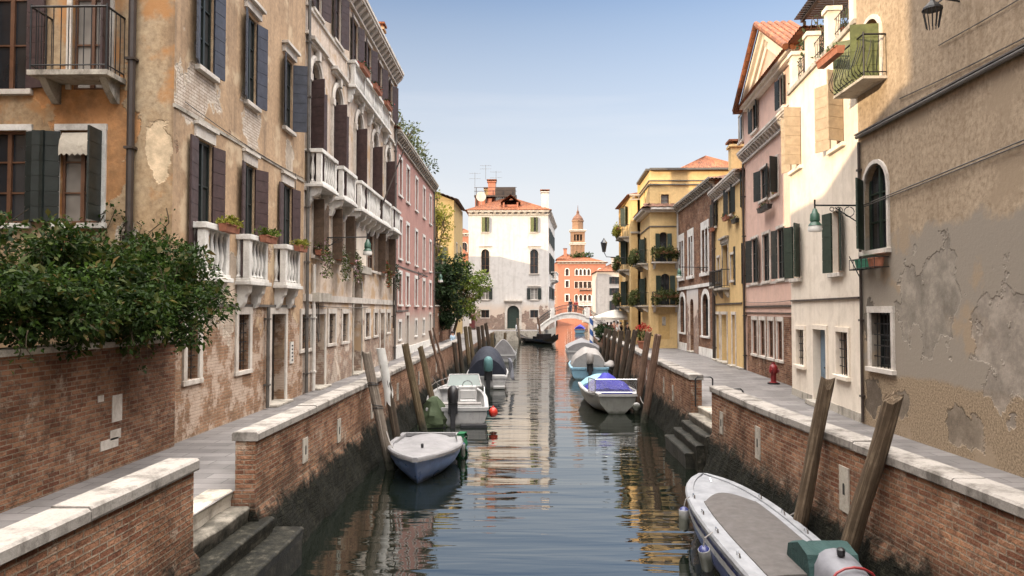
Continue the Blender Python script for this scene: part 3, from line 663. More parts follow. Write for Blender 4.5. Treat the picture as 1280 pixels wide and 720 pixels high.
def cloud_of(r, blobs, n, size, lo=.45):
    m = MB(); tot = sum(b[1][0]*b[1][1]*b[1][2] for b in blobs)**1.0
    ws = [(b[1][0]*b[1][1]+b[1][1]*b[1][2]+b[1][0]*b[1][2]) for b in blobs]; sw = sum(ws)
    for b, w_ in zip(blobs, ws): leaves(m, r, max(3, int(n*w_/sw)), blob_pos(r, b[0], b[1], lo), size)
    return m
def flower_box(label, F, u0, u1, z, w, leaf=LEAFB, flower=None, seed=1, boxm=TERRA, lush=.22, trail=0.0, n=160, group=None, cat='planter', wd=.2):
    r = random.Random(seed); q = F.p((u0+u1)/2, z, w); t = thing('flower_box', label, cat, q, 0, group)
    m = MB(); M = F.p
    m.add([M(u0+.03,z,w-wd/2+.02), M(u1-.03,z,w-wd/2+.02), M(u1-.03,z,w+wd/2-.02), M(u0+.03,z,w+wd/2-.02), M(u0,z+.17,w-wd/2), M(u1,z+.17,w-wd/2), M(u1,z+.17,w+wd/2), M(u0,z+.17,w+wd/2)],
          [(0,3,2,1),(0,1,5,4),(1,2,6,5),(2,3,7,6),(3,0,4,7)]); F.box(m, u0-.015, u1+.015, z+.15, z+.18, w+wd/2-.01, w+wd/2+.015); obj('trough', m, boxm, t)
    m = MB(); F.box(m, u0+.015, u1-.015, z+.12, z+.145, w-wd/2+.01, w+wd/2-.01); obj('soil', m, BARK, t)
    def pos():
        u = r.uniform(u0,u1); k = r.random()
        if trail and r.random() < .5: return F.p(u, z+.12-r.random()**1.4*trail, w+wd*.6+r.uniform(-.02,.1)), F.n
        return F.p(u+r.gauss(0,.03), z+.16+lush*k*(.6+.4*math.sin(u*9+seed)), w+r.gauss(0,.08)), Vector((F.n.x*.4,F.n.y*.4,1))
    m = MB(); leaves(m, r, n, pos, .085); obj('foliage', m, leaf, t)
    if flower is not None:
        m = MB(); leaves(m, r, n//3, pos, .06); obj('blossom', m, flower, t)
    return t
# ---------------------------------------------------------------- left bank
def LX(y): return -7.17-.008*(y-14.5)
def lb(name, label, y0, y1, mat, z1, depth, **k): return Bld(name, label, (LX(y0),y0), (LX(y1),y1), False, mat, z1, depth, **k)
def yb(b, y): return y-b.F.o.y
# the ochre house, its end wall towards us and its front on the quay
A = lb('ochre_house', 'peeling ochre house with brown shutters and three small stone balconies, behind the garden wall', 14.3, 23.0, OCHRE, 17.2, 16, seed=1)
kw = dict(sur=.0, sill=.12, surm=STONE, dp=.11, frame=SH_DK, glass=DARK)
for (a,b_,t,bt), sh, an in (((243,262,-34,86), SH_BL, (165,168)), ((304,316.5,18,128), SH_BL, (160,165)), ((352,362.5,72,160), SH_BL, (158,105))):
    A.wp(a, b_, t, bt, shut=sh, ang=an, sw=.42, head=1, **kw)
for (a,b_), an in (((243,262), (172,166)), ((303,316), (170,160)), ((351.5,363), (172,168))):
    u0, u1 = A.F.U(a), A.F.U(b_); A.win(u0, u1, 4.78, 7.70, shut=SH_BR, ang=an, sw=.45, sur=0, sill=0, dp=.11, frame=SH_DK, glass=DARK); m = MB()
    A.F.box(m, u0-.12, u1+.12, 7.72, 7.98, 0, .05); A.F.box(m, u0-.16, u1+.16, 7.98, 8.05, 0, .11); obj('lintel', m, STONE, A.t)
for a, b_, t, bt in ((233,248,401,474), (297,311,393,462.5)):
    A.wp(a, b_, t, bt, sur=.16, sill=.06, dp=.30, style='bars', grille=True, frame=FR_BR)
du0, du1 = A.F.U(338.5), A.F.U(356)
A.win(du0, du1, 1.28, A.F.Z(347,392.5), style='panel', frame=DOORK, dp=.35, sur=.16, sill=0, name='door')
A.band(8.08, 8.16, .03, STONED); A.band(4.05, 4.12, .06, PIPEG, 1.0, 7.8, name='conduit')
for y0, y1 in ((15.05,16.35), (17.55,18.85), (20.25,21.6)): stone_balcony(A, yb(A,y0), yb(A,y1), 4.76, out=.34, h=1.08)
FG = Fr((-24,14.3), (LX(14.3),14.3)); HG = []
def gw(pl_, pr, z0, z1, **k): A.win(FG.U(pl_), FG.U(pr), z0, z1, F=FG, H=HG, **k)
gz = lambda py: at_y(120, py, 14.3).z
gw(84, 131, gz(112), gz(-60), frame=FR_BR, glass=GLASSB, sur=.10, sill=0, shut=SH_BR, ang=(None,100), sw=.4)
gw(72, 124, gz(279), gz(163), frame=FR_BR, glass=GLASSB, sur=.10, surm=STONEW, sill=.1, shut=SH_DK, ang=(170,96), sw=.5)
gw(-20, 30, gz(279), gz(163), frame=FR_BR, glass=GLASS, sur=.10, surm=STONEW, sill=.1, shut=SH_DK, ang=(170,168), sw=.45)
gw(-18, 28, gz(112), gz(-60), frame=FR_BR, glass=GLASS, sur=.10, sill=.1, shut=SH_BR, ang=(170,168), sw=.4)
mb = MB(); wall_holes(mb, FG, 24-7.17-16.0, FG.L, 1.15, 17.2, HG); obj('end_wall', mb, OCHRE2, A.t); A.open_sides = {3}
iron_balcony(A, FG.U(58), FG.U(150), gz(100), out=.62, h=1.25, F=FG, step=.15)
A.pipe(FG.U(163), 3.0, 17, PIPE, r=.075, F=FG); A.pipe(A.F.U(331), 1.3, 4.05, PIPEG, r=.05)
m = MB(); FG.box(m, FG.L-.30, FG.L+.01, 1.2, 3.95, -.03, .035); obj('corner_pilaster', m, PALE, A.t)
A.finish(); A.roof(2.6, .5, False, False, z=17.25); A.cornice(16.7, STONED)
# cloth awning in the end-wall window
m = MB(); rows = []
for i in range(15):
    u = FG.U(74)+(FG.U(122)-FG.U(74))*i/14; rows.append([FG.p(u, gz(166), .02), FG.p(u, gz(176), .10+.01*(i%2)), FG.p(u, gz(186)-.02*(i%3), .13), FG.p(u, gz(196)+.05*(i%2), .12)])
m.grid(rows); tag(obj('awning', m, CURT, smooth=True), 'pale scalloped cloth awning hanging in the end-wall window beside the drainpipe', 'awning')
# the palazzo
B = lb('palazzo', 'tall pale palazzo with carved cornice, arched windows and a row of white balconies', 23.0, 39.4, PALE, 16.55, 16, seed=2)
for Y in (24.1,27.0,30.6,33.9,37.2):
    u = yb(B,Y); B.win(u-.56, u+.56, 8.18, 12.35, arch=.56, sur=.17, sill=0, surm=STONE, shut=SH_BR, ang=(104,166), sw=.54, dp=.14, frame=SH_BR, shv=(8.2,11.6))
    m = MB(); B.F.box(m, u-.9, u+.9, 12.86, 12.98, 0, .26); B.F.box(m, u-.8, u+.8, 12.74, 12.86, 0, .14); obj('window_hood', m, STONE, B.t)
    m = MB(); m.grid([[B.F.p(u+rr*math.cos(math.pi*k/12), 11.8+rr*math.sin(math.pi*k/12), w_) for k in range(13)] for rr, w_ in ((.60,.05),(.62,.11),(.74,.12),(.80,.05))]); obj('arch_moulding', m, STONE, B.t, smooth=True)
    m = MB(); B.F.box(m, u-.88, u-.58, 11.55, 11.8, .0, .13); B.F.box(m, u+.58, u+.88, 11.55, 11.8, .0, .13); B.F.box(m, u-.12, u+.12, 12.42, 12.74, .046, .2); islands('corbel', m, STONE, B.t)
    m = MB(); B.F.box(m, u-.86, u-.735, 8.2, 11.55, 0, .10); B.F.box(m, u+.735, u+.86, 8.2, 11.55, 0, .10); islands('pilaster', m, STONE, B.t)
for Y in (24.3,27.0,29.9,32.6,35.2,38.1):
    u = yb(B,Y); B.win(u-.48, u+.48, 14.15, 16.15, sur=.12, sill=.12, shut=SH_BR, ang=(166,155), sw=.46, dp=.12, frame=SH_BR, glass=DARK)
for y0, y1, n in ((23.12,25.1,2), (25.95,28.05,2), (28.9,35.5,7), (36.1,38.3,2)): stone_balcony(B, yb(B,y0), yb(B,y1), 8.15, out=.52, h=1.08, brackets=n)
stone_balcony(B, yb(B,28.6), yb(B,36.4), 13.12, out=.30, h=.95, brackets=5)
B.band(13.92, 14.04, .07, STONE, 0, yb(B,28.4)); B.band(12.98, 13.1, .10, STONE); B.band(4.26, 4.5, .07, STONE); B.band(7.86, 7.97, .06, STONE)
for a, b_, an in ((389.5,402,(100,170)), (413.5,422.5,(100,170)), (430,438.5,(98,170)), (458,467,(None,172)), (471,480.5,(100,170)), (484,489,(98,None))):
    B.wp(a, b_, 266, 322, shut=OLDWOOD, ang=an, sw=.40, sur=.08, sill=.14, dp=.25, shv=(5.9,7.65)) if False else B.win(B.F.U(a), B.F.U(b_), 5.82, 7.72, shut=OLDWOOD, ang=an, sw=.40, sur=.08, sill=.14, dp=.14, frame=FR_BR)
m = MB(); B.F.box(m, B.F.U(441.5), B.F.U(456), 5.95, 7.6, 0, .05); obj('blocked_window', m, CREAM, B.t); m = MB(); B.F.box(m, B.F.U(441), B.F.U(456), 5.55, 5.85, 0, .3); obj('stone_shelf', m, STONED, B.t)
m = MB(); B.F.box(m, B.F.U(388), B.F.U(404), 4.25, 4.55, .0, .3); obj('stone_shelf', m, STONED, B.t)
for a, b_, t, bt in ((376.5,388,393,436), (410.5,418.5,392,429), (427.5,434.5,392,426.5), (456.5,461.5,391,421), (467.5,471.5,391,419), (483.5,487,391,415)):
    B.wp(a, b_, t, bt, sur=.15, sill=.06, dp=.3, style='bars', grille=True)
gt = B.F.Z(400,392.5)
for a, b_, mt in ((393.5,405.5,DOORW), (475,480,DOORW)): B.win(B.F.U(a), B.F.U(b_), 1.28, gt, style='panel', frame=mt, dp=1.0, sur=.15, sill=0, name='door')
B.win(B.F.U(441.5), B.F.U(451.5), 1.28, 5.5, arch=.6, style='panel', frame=DOORK, dp=1.1, sur=.16, surm=STONED, sill=0, name='door')
B.cornice(16.5, STONE, out=.5, h=.62, step=.62)
B.pipe(.12, 1.3, 16.3, PIPEG, r=.06); B.pipe(B.F.L-.15, 1.3, 16.3, PIPEG, r=.06); B.pipe(yb(B,23.9), 1.3, 5.5, FR_WH, r=.06); B.pipe(yb(B,38.7), 3.0, 7.6, PIPE, r=.04)
B.finish(); B.roof(2.2, .3, True, True, z=17.1); B.chimney(yb(B,37.6), -.55, 17.0, 19.1, .55, OCHRE2)
# rose house
Pk = lb('rose_house', 'faded rose house with slim white-framed windows, next along from the palazzo', 39.4, 57.0, PINKL, 13.7, 12, seed=3)
for Y in (41.3,44.0,47.6,51.3,54.9):
    u = yb(Pk,Y); Pk.win(u-.48, u+.48, 10.6, 12.7, sur=.15, surm=STONEW, sill=.1, dp=.3, frame=FR_WH); Pk.win(u-.48, u+.48, 6.95, 9.2, sur=.15, surm=STONEW, sill=.1, dp=.3, frame=FR_WH)
    Pk.win(u-.5, u+.5, 4.3, 6.05, sur=.18, surm=STONEW, sill=.12, dp=.3, frame=FR_BR, head=0)
    if Y in (44.0,54.9): Pk.win(u-.5, u+.5, 1.28, 3.65, style='panel', frame=DOORK, dp=.5, sur=.15, sill=0, name='door')
    else: Pk.win(u-.4, u+.4, 2.3, 3.3, sur=.12, surm=STONEW, sill=.08, grille=True, style='bars', dp=.25)
Pk.cornice(13.45, STONED, out=.4, h=.5, step=.6); Pk.pipe(Pk.F.L-.3, 1.3, 13.4, PIPEG); Pk.band(6.45, 6.52, .03, PIPEG, 1, 14, name='conduit'); Pk.band(3.9, 3.97, .03, PIPEG, .5, 5, name='conduit')
m = MB(); Pk.F.box(m, -.0, 3.5, 1.2, 2.0, 0, .06); Pk.F.box(m, 5.2, 15.2, 1.2, 1.75, 0, .06); islands('plinth', m, STONEW, Pk.t)
Pk.finish(); Pk.roof(2.0, .3, True, True, z=14.0)
# unseen house added so its roof shades the white house (behind the rose house)
Rb = Bld('rear_shading_house', 'unseen house added behind the rose house to shade the white house', (-30,82), (-12,82), False, MUST, 13.4, 13, seed=4); Rb.finish(); Rb.roof(1.6, .3); Rb.chimney(16, -7, 13, 16.4, 1.2)
# mustard house with a gable, beyond the trees
Y0 = 75
M_ = Bld('mustard_house', 'mustard yellow house with sloping tiled eaves rising behind the left-bank trees', (-16,Y0), (-7.75,Y0), False, MUST, 13.0, 9, seed=5)
FM = Fr((-7.75,75), (-7.65,84)); HM = []
for y in (77.5,81.5): M_.win(y-75-.45, y-75+.45, 9.2, 11.2, F=FM, H=HM, sur=.1, sill=.1); M_.win(y-75-.45, y-75+.45, 5.4, 7.4, F=FM, H=HM, sur=.1, sill=.1)
for u in (1.8,4.2,6.6): M_.win(u-.45, u+.45, 8.6, 10.6, sur=.1, sill=.1, shut=SH_GR); M_.win(u-.45, u+.45, 4.6, 6.6, sur=.1, sill=.1, shut=SH_GR)
M_.open_sides = {1}; mb = MB(); wall_holes(mb, FM, 0, FM.L, 1.15, 15.5, HM); obj('side_wall', mb, MUST, M_.t)
M_.z1 = 15.5; M_.finish()
m = MB(); rows = []
for i in range(41):
    x = -16.4+(16.4-7.2)*i/40; z = 17.2-abs(x+11.9)*.36+.05*(i%2); rows.append([(x,74.5,z),(x,84.4,z)])
m.grid(rows); M_.t['label'] = M_.t['label']; obj('roof', m, TILESD, M_.t)
m = MB(); m.quad((-15.9,75,15.48),(-7.8,75,15.48),(-11.9,75,17.1)); m.quad((-15.9,84,15.48),(-7.8,84,15.48),(-11.9,84,17.1)); islands('gable', m, MUST, M_.t)
# garden walls
gwt = thing('garden_wall', 'old red brick garden wall with pale stone patches under the overhanging climber', 'wall', (-7.05,12,PAVZ))
m = MB(); m.box(-7.4,-10,1.15,-7.03,14.25,3.34); obj('brickwork', m, BRICKG, gwt); m = MB(); m.box(-7.47,-10,3.34,-6.96,14.24,3.43); obj('coping', m, STONED, gwt)
m = MB()
for a, b_, c, d in ((124,131,494,502),(142,154,493,526),(140,153,536,548),(128,150,548,560)):
    p = at_z(a, d, 0); F_ = Fr((-7.03,0), (-7.03,14)); F_.box(m, F_.U(a), F_.U(b_), F_.Z((a+b_)/2,d), F_.Z((a+b_)/2,c), -.05, .012)
islands('stone_patch', m, STONE, gwt)
rbt = thing('garden_wall', 'rust red wall with a few putlog holes, between the rose house and the trees', 'wall', (-7.5,58,PAVZ))
m = MB(); m.box(-7.9,57.05,1.15,-7.5,70,4.3); obj('brickwork', m, BRICKR, rbt); m = MB(); m.box(-7.97,57.05,4.3,-7.43,70,4.4); obj('coping', m, STONED, rbt)
m = MB()
for Y, z in ((60,3.6),(62.5,2.3),(60.8,2.0),(64,3.2)): m.box(-7.52,Y-.15,z-.12,-7.488,Y+.15,z+.12)
islands('stone_patch', m, STONE, rbt)
lwt = thing('garden_wall', 'pale rendered wall with gate piers between the trees and the white house', 'wall', (-8,72,PAVZ))
m = MB(); m.box(-7.9,70.1,1.15,-7.5,74.9,3.7); m.box(-7.95,84.2,1.15,-7.6,93,3.6)
islands('wall_face', m, GREYW, lwt)
# houses added out of view to cast shade on the near quay and fronts
T1 = Bld('shading_house', 'unseen house added beside the camera to shade the right bank', (-8.4,-9.4), (-8.4,3.2), False, OCHRE2, 12.9, 16.6, seed=6); T1.finish()
T0 = Bld('tall_shading_house', 'unseen very tall house added behind the camera to shade the beige house', (-9,-34), (-9,-9.6), False, OCHRE2, 24.0, 16, seed=8); T0.finish(); T0.roof(1.4, .2)
T2 = Bld('low_shading_house', 'unseen low house added to shade the end wall of the ochre house', (-11.5,3.3), (-11.5,13.0), False, PALE, 12.0, 13, seed=7); T2.finish(); T2.roof(1.6, .3)
# ---------------------------------------------------------------- right bank
def rb(name, label, p0, p1, mat, z1, depth, **k): return Bld(name, label, p0, p1, True, mat, z1, depth, **k)
Be = rb('beige_house', 'weathered beige house with arched green-shuttered windows on the near right bank', (8.0,-8), (8.0,17.5), BEIGE, 13.6, 12, seed=11)
Be.wp(1106, 1083, 20, 104, arch=.42, sur=.10, surm=STONE, sill=0, dp=.3, frame=FR_RED, glass=GLASS, shut=None)
W0 = Be.H[-1]
for sd, u, an in ((-1, W0[0], 82), (1, W0[1], 120)): shutter(Be.F, Be.t.children[-1], SH_OL, u, W0[2]+.03, W0[3]-.25, .62, sd, an, rnd)
Be.wp(1112, 1083, 203, 312, arch=.55, sur=.09, surm=STONE, sill=.12, dp=.16, frame=SH_GR, glass=GLASS)
W1 = Be.H[-1]; shutter(Be.F, [c for c in Be.t.children if c.name.startswith('window')][-1], SH_GR, W1[1]-.01, W1[2]+.03, W1[3]-.30, (W1[1]-W1[0])*.52, 1, 38, rnd, w0=.05)
Be.wp(1115, 1089, 391, 460, sur=.12, surm=STONE, sill=.1, dp=.26, style='bars', grille=True, frame=SH_DK)
for Y in (9.6,5.6): Be.win(Y+8-.5, Y+8+.5, 2.5, 3.9, sur=.12, sill=.1, dp=.26, style='bars', grille=True, frame=SH_DK); Be.win(Y+8-.5, Y+8+.5, 5.3, 7.2, sur=.1, sill=.12, shut=SH_DK, dp=.24)
iron_balcony(Be, W0[0]-.25, W0[1]+.35, W0[2]+.0, out=.5, h=.95, belly=.16, step=.14, brk=False)
m = MB(); m.tube([Be.F.p(Be.F.U(1180),8.12,.09), Be.F.p(25.4,8.12,.09)], .045, 10); m.tube([Be.F.p(2,8.12,.09), Be.F.p(Be.F.U(1180),8.12,.09)], .045, 10); Be.F.box(m, 2, 25.45, 8.17, 8.20, 0, .13); obj('gutter_pipe', m, PIPEG, Be.t)
m = MB(); m.tube(bez(Be.F.p(8,8.9,.03), Be.F.p(23.5,8.5,.03), .35), .012, 5); m.tube(bez(Be.F.p(6,9.8,.03), Be.F.p(22.0,9.1,.03), .4), .010, 5); m.tube([Be.F.p(25.3,6.45,.04), Be.F.p(8,7.2,.04)], .014, 5); m.tube([Be.F.p(25.3,6.40,.06), Be.F.p(8,7.1,.06)], .012, 5); obj('wires', m, PIPEG, Be.t)
Be.pipe(25.38, 1.3, 8.0, PIPE, r=.035, w=.05); Be.finish(); Be.roof(1.6, .4)
m = MB(); c0 = Be.F.p(Be.F.U(1172),0,0)
# wall lantern high on the beige house, at the frame edge of the photo
zl = Be.F.Z(1172,34); q = Be.F.p(Be.F.U(1207), zl, 0); t = thing('wall_lantern', 'ornate black iron lantern bracket high on the beige wall', 'lantern', q)
m = MB(); m.tube([(q.x,q.y,zl+.2),(q.x-.3,q.y,zl+.25),(q.x-.5,q.y,zl+.1)], .018, 6)
for k in range(12): a = k*.52; m.tube([(q.x-.5+.16*math.cos(a),q.y+.16*math.sin(a),zl+.05),(q.x-.5+.1*math.cos(a),q.y+.1*math.sin(a),zl-.3)], .010, 4)
m.lathe([(.18,.04),(.17,.08),(.05,.2),(.01,.3)], (q.x-.5,q.y,zl), 10); obj('bracket', m, IRON, t)
# cream house
Wr = rb('cream_house', 'cream house with a roof terrace and one blue door, by the pink house', (8.0,17.5), (8.5,23.45), CREAM, 10.95, 9, seed=12)
Wr.wp(1058, 1042, 92, 181, sur=0, sill=.1, dp=.2, shut=SH_CR, ang=(120,150), sw=.5, frame=FR_BR, surm=CREAM)
Wr.wp(1004, 992, 136, 209, sur=0, sill=.1, dp=.2, shut=SH_CR, ang=(100,165), sw=.5, frame=FR_BR, surm=CREAM)
Wr.wp(1053, 1042, 262, 341, sur=0, sill=.12, dp=.2, shut=SH_GR, ang=(165,168), sw=.42, frame=FR_BR, surm=STONE)
Wr.wp(1001, 993, 280, 348, sur=0, sill=.12, dp=.2, shut=SH_GR, ang=(150,160), sw=.45, frame=FR_BR, surm=STONE)
Wr.wp(1005.5, 996, 412, 456, sur=.10, surm=CREAM, sill=.12, dp=.25, style='bars', grille=True, frame=FR_BR)
Wr.wp(1060.5, 1046, 415, 469, sur=.10, surm=CREAM, sill=.12, dp=.25, style='bars', grille=True, frame=FR_BR)
Wr.win(Wr.F.U(1033), Wr.F.U(1017.5), 1.34, Wr.F.Z(1025,412), style='panel', frame=DOORB, dp=.22, sur=.1, surm=CREAM, sill=0, name='door')
Wr.band(Wr.F.Z(1030,374)-.03, Wr.F.Z(1030,374)+.02, .05, PIPE, .02, 5.9, name='conduit'); Wr.band(1.2, 1.48, .02, STONED, 0, Wr.F.U(1034)); Wr.band(1.2, 1.48, .02, STONED, Wr.F.U(1016), Wr.F.L)
Wr.band(10.95, 11.07, .07, STONED, name='coping')
m = MB()

for u in (.4,2.3,4.1,5.75):
    m = MB(); Wr.F.box(m, u-.16, u+.16, 11.07, 12.15, -.34, -.02); Wr.F.box(m, u-.21, u+.21, 12.15, 12.27, -.39, .03); obj('terrace_pillar', m, CREAM, Wr.t)
m = MB()
for u in (.3,3.0,5.9):
    for w_ in (-.5,-3.6): Wr.F.box(m, u-.04, u+.04, 11.0, 13.35, w_-.04, w_+.04)
for w_ in (-.45,-3.65): Wr.F.box(m, -.1, 6.0, 13.35, 13.45, w_-.05, w_+.05)
for k in range(34): Wr.F.box(m, .0+k*.178, .12+k*.178, 13.45, 13.48, -3.75, -.2)
pg_ = obj('pergola', m, PIPE, Wr.t); m = MB()
for z in (11.5,11.9):
    for a, b_ in ((.56,2.14),(2.46,3.94),(4.26,5.59)): m.tube([Wr.F.p(a,z,-.2), Wr.F.p(b_,z,-.2)], .015, 5)
for k in range(30):
    u = .6+k*.175
    m.tube([Wr.F.p(u,11.07,-.2), Wr.F.p(u+.08,11.5,-.2), Wr.F.p(u,11.9,-.2)], .009, 4)
obj('terrace_railing', m, IRON, Wr.t)
Wr.finish()
# pink house with a pediment
Pr = rb('pink_house', 'pink house with a cream pediment, dark shutters and a brick ground floor', (9.25,23.55), (9.9,33.0), PINKR, 13.0, 10, seed=13)
for a, b_, t_, bt in ((931,926.5,141,174), (949.5,943,124,161), (983.5,978,92,131)): Pr.wp(a, b_, t_, bt, sur=.06, sill=.09, dp=.1, shut=SH_DK if a > 935 else None, ang=(160,165), sw=.32, frame=SH_DK)
Pr.wp(930, 924, 217, 262, sur=.06, sill=.1, dp=.1, shut=SH_DK, ang=(160,150), sw=.42, frame=SH_DK)
Pr.wp(961.5, 953, 208, 248, sur=.06, sill=.1, dp=.1, shut=SH_DK, ang=(168,165), sw=.5, frame=SH_DK); Pr.wp(975, 966, 197, 243, sur=.06, sill=.1, dp=.1, shut=SH_DK, ang=(120,None), sw=.4, frame=SH_DK)
for a, b_, an in ((930,924.5,(165,165)), (948.5,941,(165,165)), (963.5,955,(None,None)), (982,973,(165,168))): Pr.win(Pr.F.U(a), Pr.F.U(b_), 5.15, 7.05, sur=.09, sill=.08, dp=.1, shut=SH_DK, ang=an, sw=.48, frame=SH_DK)
Pr.band(5.0, 5.1, .04, STONE, 1.2, 9.2); Pr.band(4.08, 4.16, .05, PIPE, name='conduit'); Pr.band(3.83, 3.88, .04, PIPE, name='conduit')
m = MB(); zb = 3.75
obj_br = Pr
for a, b_ in ((978.7,972.0), (967.3,961.0), (956.7,950.5), (946.8,941)): Pr.win(Pr.F.U(a), Pr.F.U(b_), 1.85+.25, 3.55, sur=.13, surm=STONE, sill=.08, dp=.09, style='bars', grille=True, frame=FR_BR, glass=DARK)
Pr.win(Pr.F.U(931.5), Pr.F.U(925.5), 1.3, 3.55, style='panel', frame=DOORG, dp=.4, sur=.16, surm=STONE, sill=0, name='door')
HB = [h for h in Pr.H if h[2] < 3.3]
mb = MB(); wall_holes(mb, Pr.F, 0, Pr.F.U(934.5), 1.2, 3.72, [(a-.14,b-.0+.14,c-.12,d+.17,0,.02) for a,b,c,d,_,_ in HB if a < Pr.F.U(934.5)-.2], w=.02); obj('brick_base', mb, BRICK, Pr.t)
Pr.cornice(10.75, STONE, out=.32, h=.42, step=.42)
Pr.finish(); F = Pr.F
# pediment: two raking cornices over the front
ua, ub, zb_, zt_ = F.U(1000), F.U(938), 13.05, 15.1; um = (ua+ub)/2
m = MB(); m.quad(F.p(ua,zb_,.02), F.p(ub,zb_,.02), F.p(um,zt_,.02)); m.quad(F.p(ua,zb_,-5), F.p(ub,zb_,-5), F.p(um,zt_,-5)); obj('pediment', m, PINKR, Pr.t)
m = MB(); F.box(m, ua-.1, ub+.1, zb_-.22, zb_, 0, .22); F.box(m, ua-.2, ub+.2, zb_-.08, zb_+.05, 0, .34)
for s_, (p, q) in ((1,((ua,zb_),(um,zt_))), (-1,((ub,zb_),(um,zt_)))):
    dx, dz = q[0]-p[0], q[1]-p[1]; l = math.hypot(dx,dz); nx, nz = -dz/l*s_, dx/l*s_
    if nz < 0: nx, nz = -nx, -nz
    for k0, k1, o in ((-.05,.12,.34), (-.30,-.05,.2), (-.62,-.36,.1)):
        a = [(p[0]+nx*k0,p[1]+nz*k0),(q[0]+nx*k0,q[1]+nz*k0),(q[0]+nx*k1,q[1]+nz*k1),(p[0]+nx*k1,p[1]+nz*k1)]
        m.prism(a, .0, o, M=F.p)
obj('pediment_moulding', m, CREAM, Pr.t)
m = MB()
for s_, (p, q) in ((1,((ua-.45,zb_-.12),(um,zt_+.2))), (-1,((ub+.45,zb_-.12),(um,zt_+.2)))):
    for k in range(6):
        w_ = .5-k*.26; m.tube([F.p(p[0],p[1]+.06,w_), F.p(q[0],q[1]+.06,w_)], .12, 8)
obj('pediment_roof', m, TILES, Pr.t)
Pr.roof(1.4, .42, True, True, z=13.05)
Pr.pipe(9.3, 1.3, 10.6, PIPE, r=.05)
# narrow yellow house
Yn = rb('narrow_yellow_house', 'narrow yellow house squeezed between the pink house and the brick house', (9.78,33.1), (10.28,39.7), YELLOW, 10.1, 9, seed=14)
Yn.wp(917, 911.5, 232, 268, sur=.05, sill=.12, dp=.1, shut=SH_DK, ang=(165,160), sw=.4, frame=SH_DK); Yn.wp(897, 893.5, 252, 283, sur=.05, sill=.12, dp=.1, shut=SH_DK, ang=(165,160), sw=.4, frame=SH_DK)
Yn.wp(911, 904, 306, 357, sur=.10, surm=STONED, sill=0, dp=.25, frame=FR_BR, head=1); Yn.wp(900.5, 897.5, 322, 352, sur=.10, surm=STONE, sill=.1, dp=.25, frame=FR_BR); Yn.wp(918.5, 914.5, 318, 350, sur=.1, surm=STONE, sill=.1, dp=.25, frame=FR_BR)
iron_balcony(Yn, Yn.F.U(912.5), Yn.F.U(903), Yn.F.Z(908,360), out=.4, h=.9); iron_balcony(Yn, Yn.F.U(902), Yn.F.U(895.5), Yn.F.Z(898,358), out=.35, h=.8)
for a, b_, mt in ((919.5,915.5,DOORY), (909,902,DOORW), (899.5,895.5,DOORW)): Yn.win(Yn.F.U(a), Yn.F.U(b_), 1.3, 3.75, style='panel', frame=mt, dp=.3, sur=.12, surm=STONE, sill=0, name='door')
Yn.cornice(10.0, STONE, out=.38, h=.45, step=.45); Yn.pipe(6.45, 1.3, 10, PIPE, r=.06); Yn.band(4.25, 4.33, .05, PIPE, name='conduit')
Yn.finish(); Yn.roof(1.5, .3, True, True, z=10.3); Yn.chimney(Yn.F.U(899), -1.0, 10.2, 13.0, .75)
# brick house
Br = rb('brick_house', 'brown brick house with white paired lancet windows and white arched doorway', (10.42,40.2), (10.7,51.65), BRICK, 11.2, 9, seed=15)
for a, b_ in ((886,878.5), (867,861.5), (855,850)):
    u0, u1 = Br.F.U(a), Br.F.U(b_); c = (u0+u1)/2; g = .06
    for p, q in ((u0,c-g), (c+g,u1)): Br.win(p, q, 6.3, 8.75, arch=.35, sur=0, sill=0, dp=.22, frame=FR_BR)
    m = MB(); F = Br.F
    F.box(m, u0-.25, u0-.003, 6.2, 9.05, 0, .045); F.box(m, u1+.003, u1+.25, 6.2, 9.05, 0, .045); F.box(m, u0-.25, u1+.25, 9.05, 9.25, 0, .05); F.box(m, u0-.3, u1+.3, 6.0, 6.2, 0, .14); F.box(m, c-g, c+g, 6.2, 8.75, -.1, .045); F.box(m, u0-.003, u1+.003, 8.77, 9.05, .0, .04)
    obj('window_trim', m, STONEW, Br.t)
for a, b_ in ((886,878.5), (856,850.5)): Br.win(Br.F.U(a), Br.F.U(b_), 2.45, 4.95, arch=.5, sur=.3, surm=STONEW, sill=.12, dp=.25, frame=SH_DK)
Br.win(Br.F.U(867.5), Br.F.U(863), 1.3, 4.7, arch=.4, style='panel', frame=DOORW, dp=.3, sur=0, sill=0, name='door')
m = MB(); F = Br.F; HB = [(h[0],h[1],h[2]-.05,h[3]+.01,h[4],.02) for h in Br.H[-1:]]; wall_holes(m, F, F.U(873.5), F.U(859), 1.2, 5.35, HB, w=.03); obj('rendered_panel', m, WHITE, Br.t)
Br.band(5.36, 5.56, .09, STONEW); Br.band(1.2, 1.75, .05, STONEW, 0, F.U(874)); Br.band(1.2, 1.75, .05, STONEW, F.U(858.5), F.L); Br.band(1.2, 11, .05, STONEW, F.L-.35, F.L, name='corner_strip')
Br.cornice(11.0, STONED, out=.4, h=.4, step=.6); Br.pipe(.15, 1.3, 11, PIPE, r=.07); Br.finish(); Br.roof(1.6, .35, True, False, m=TILESD)
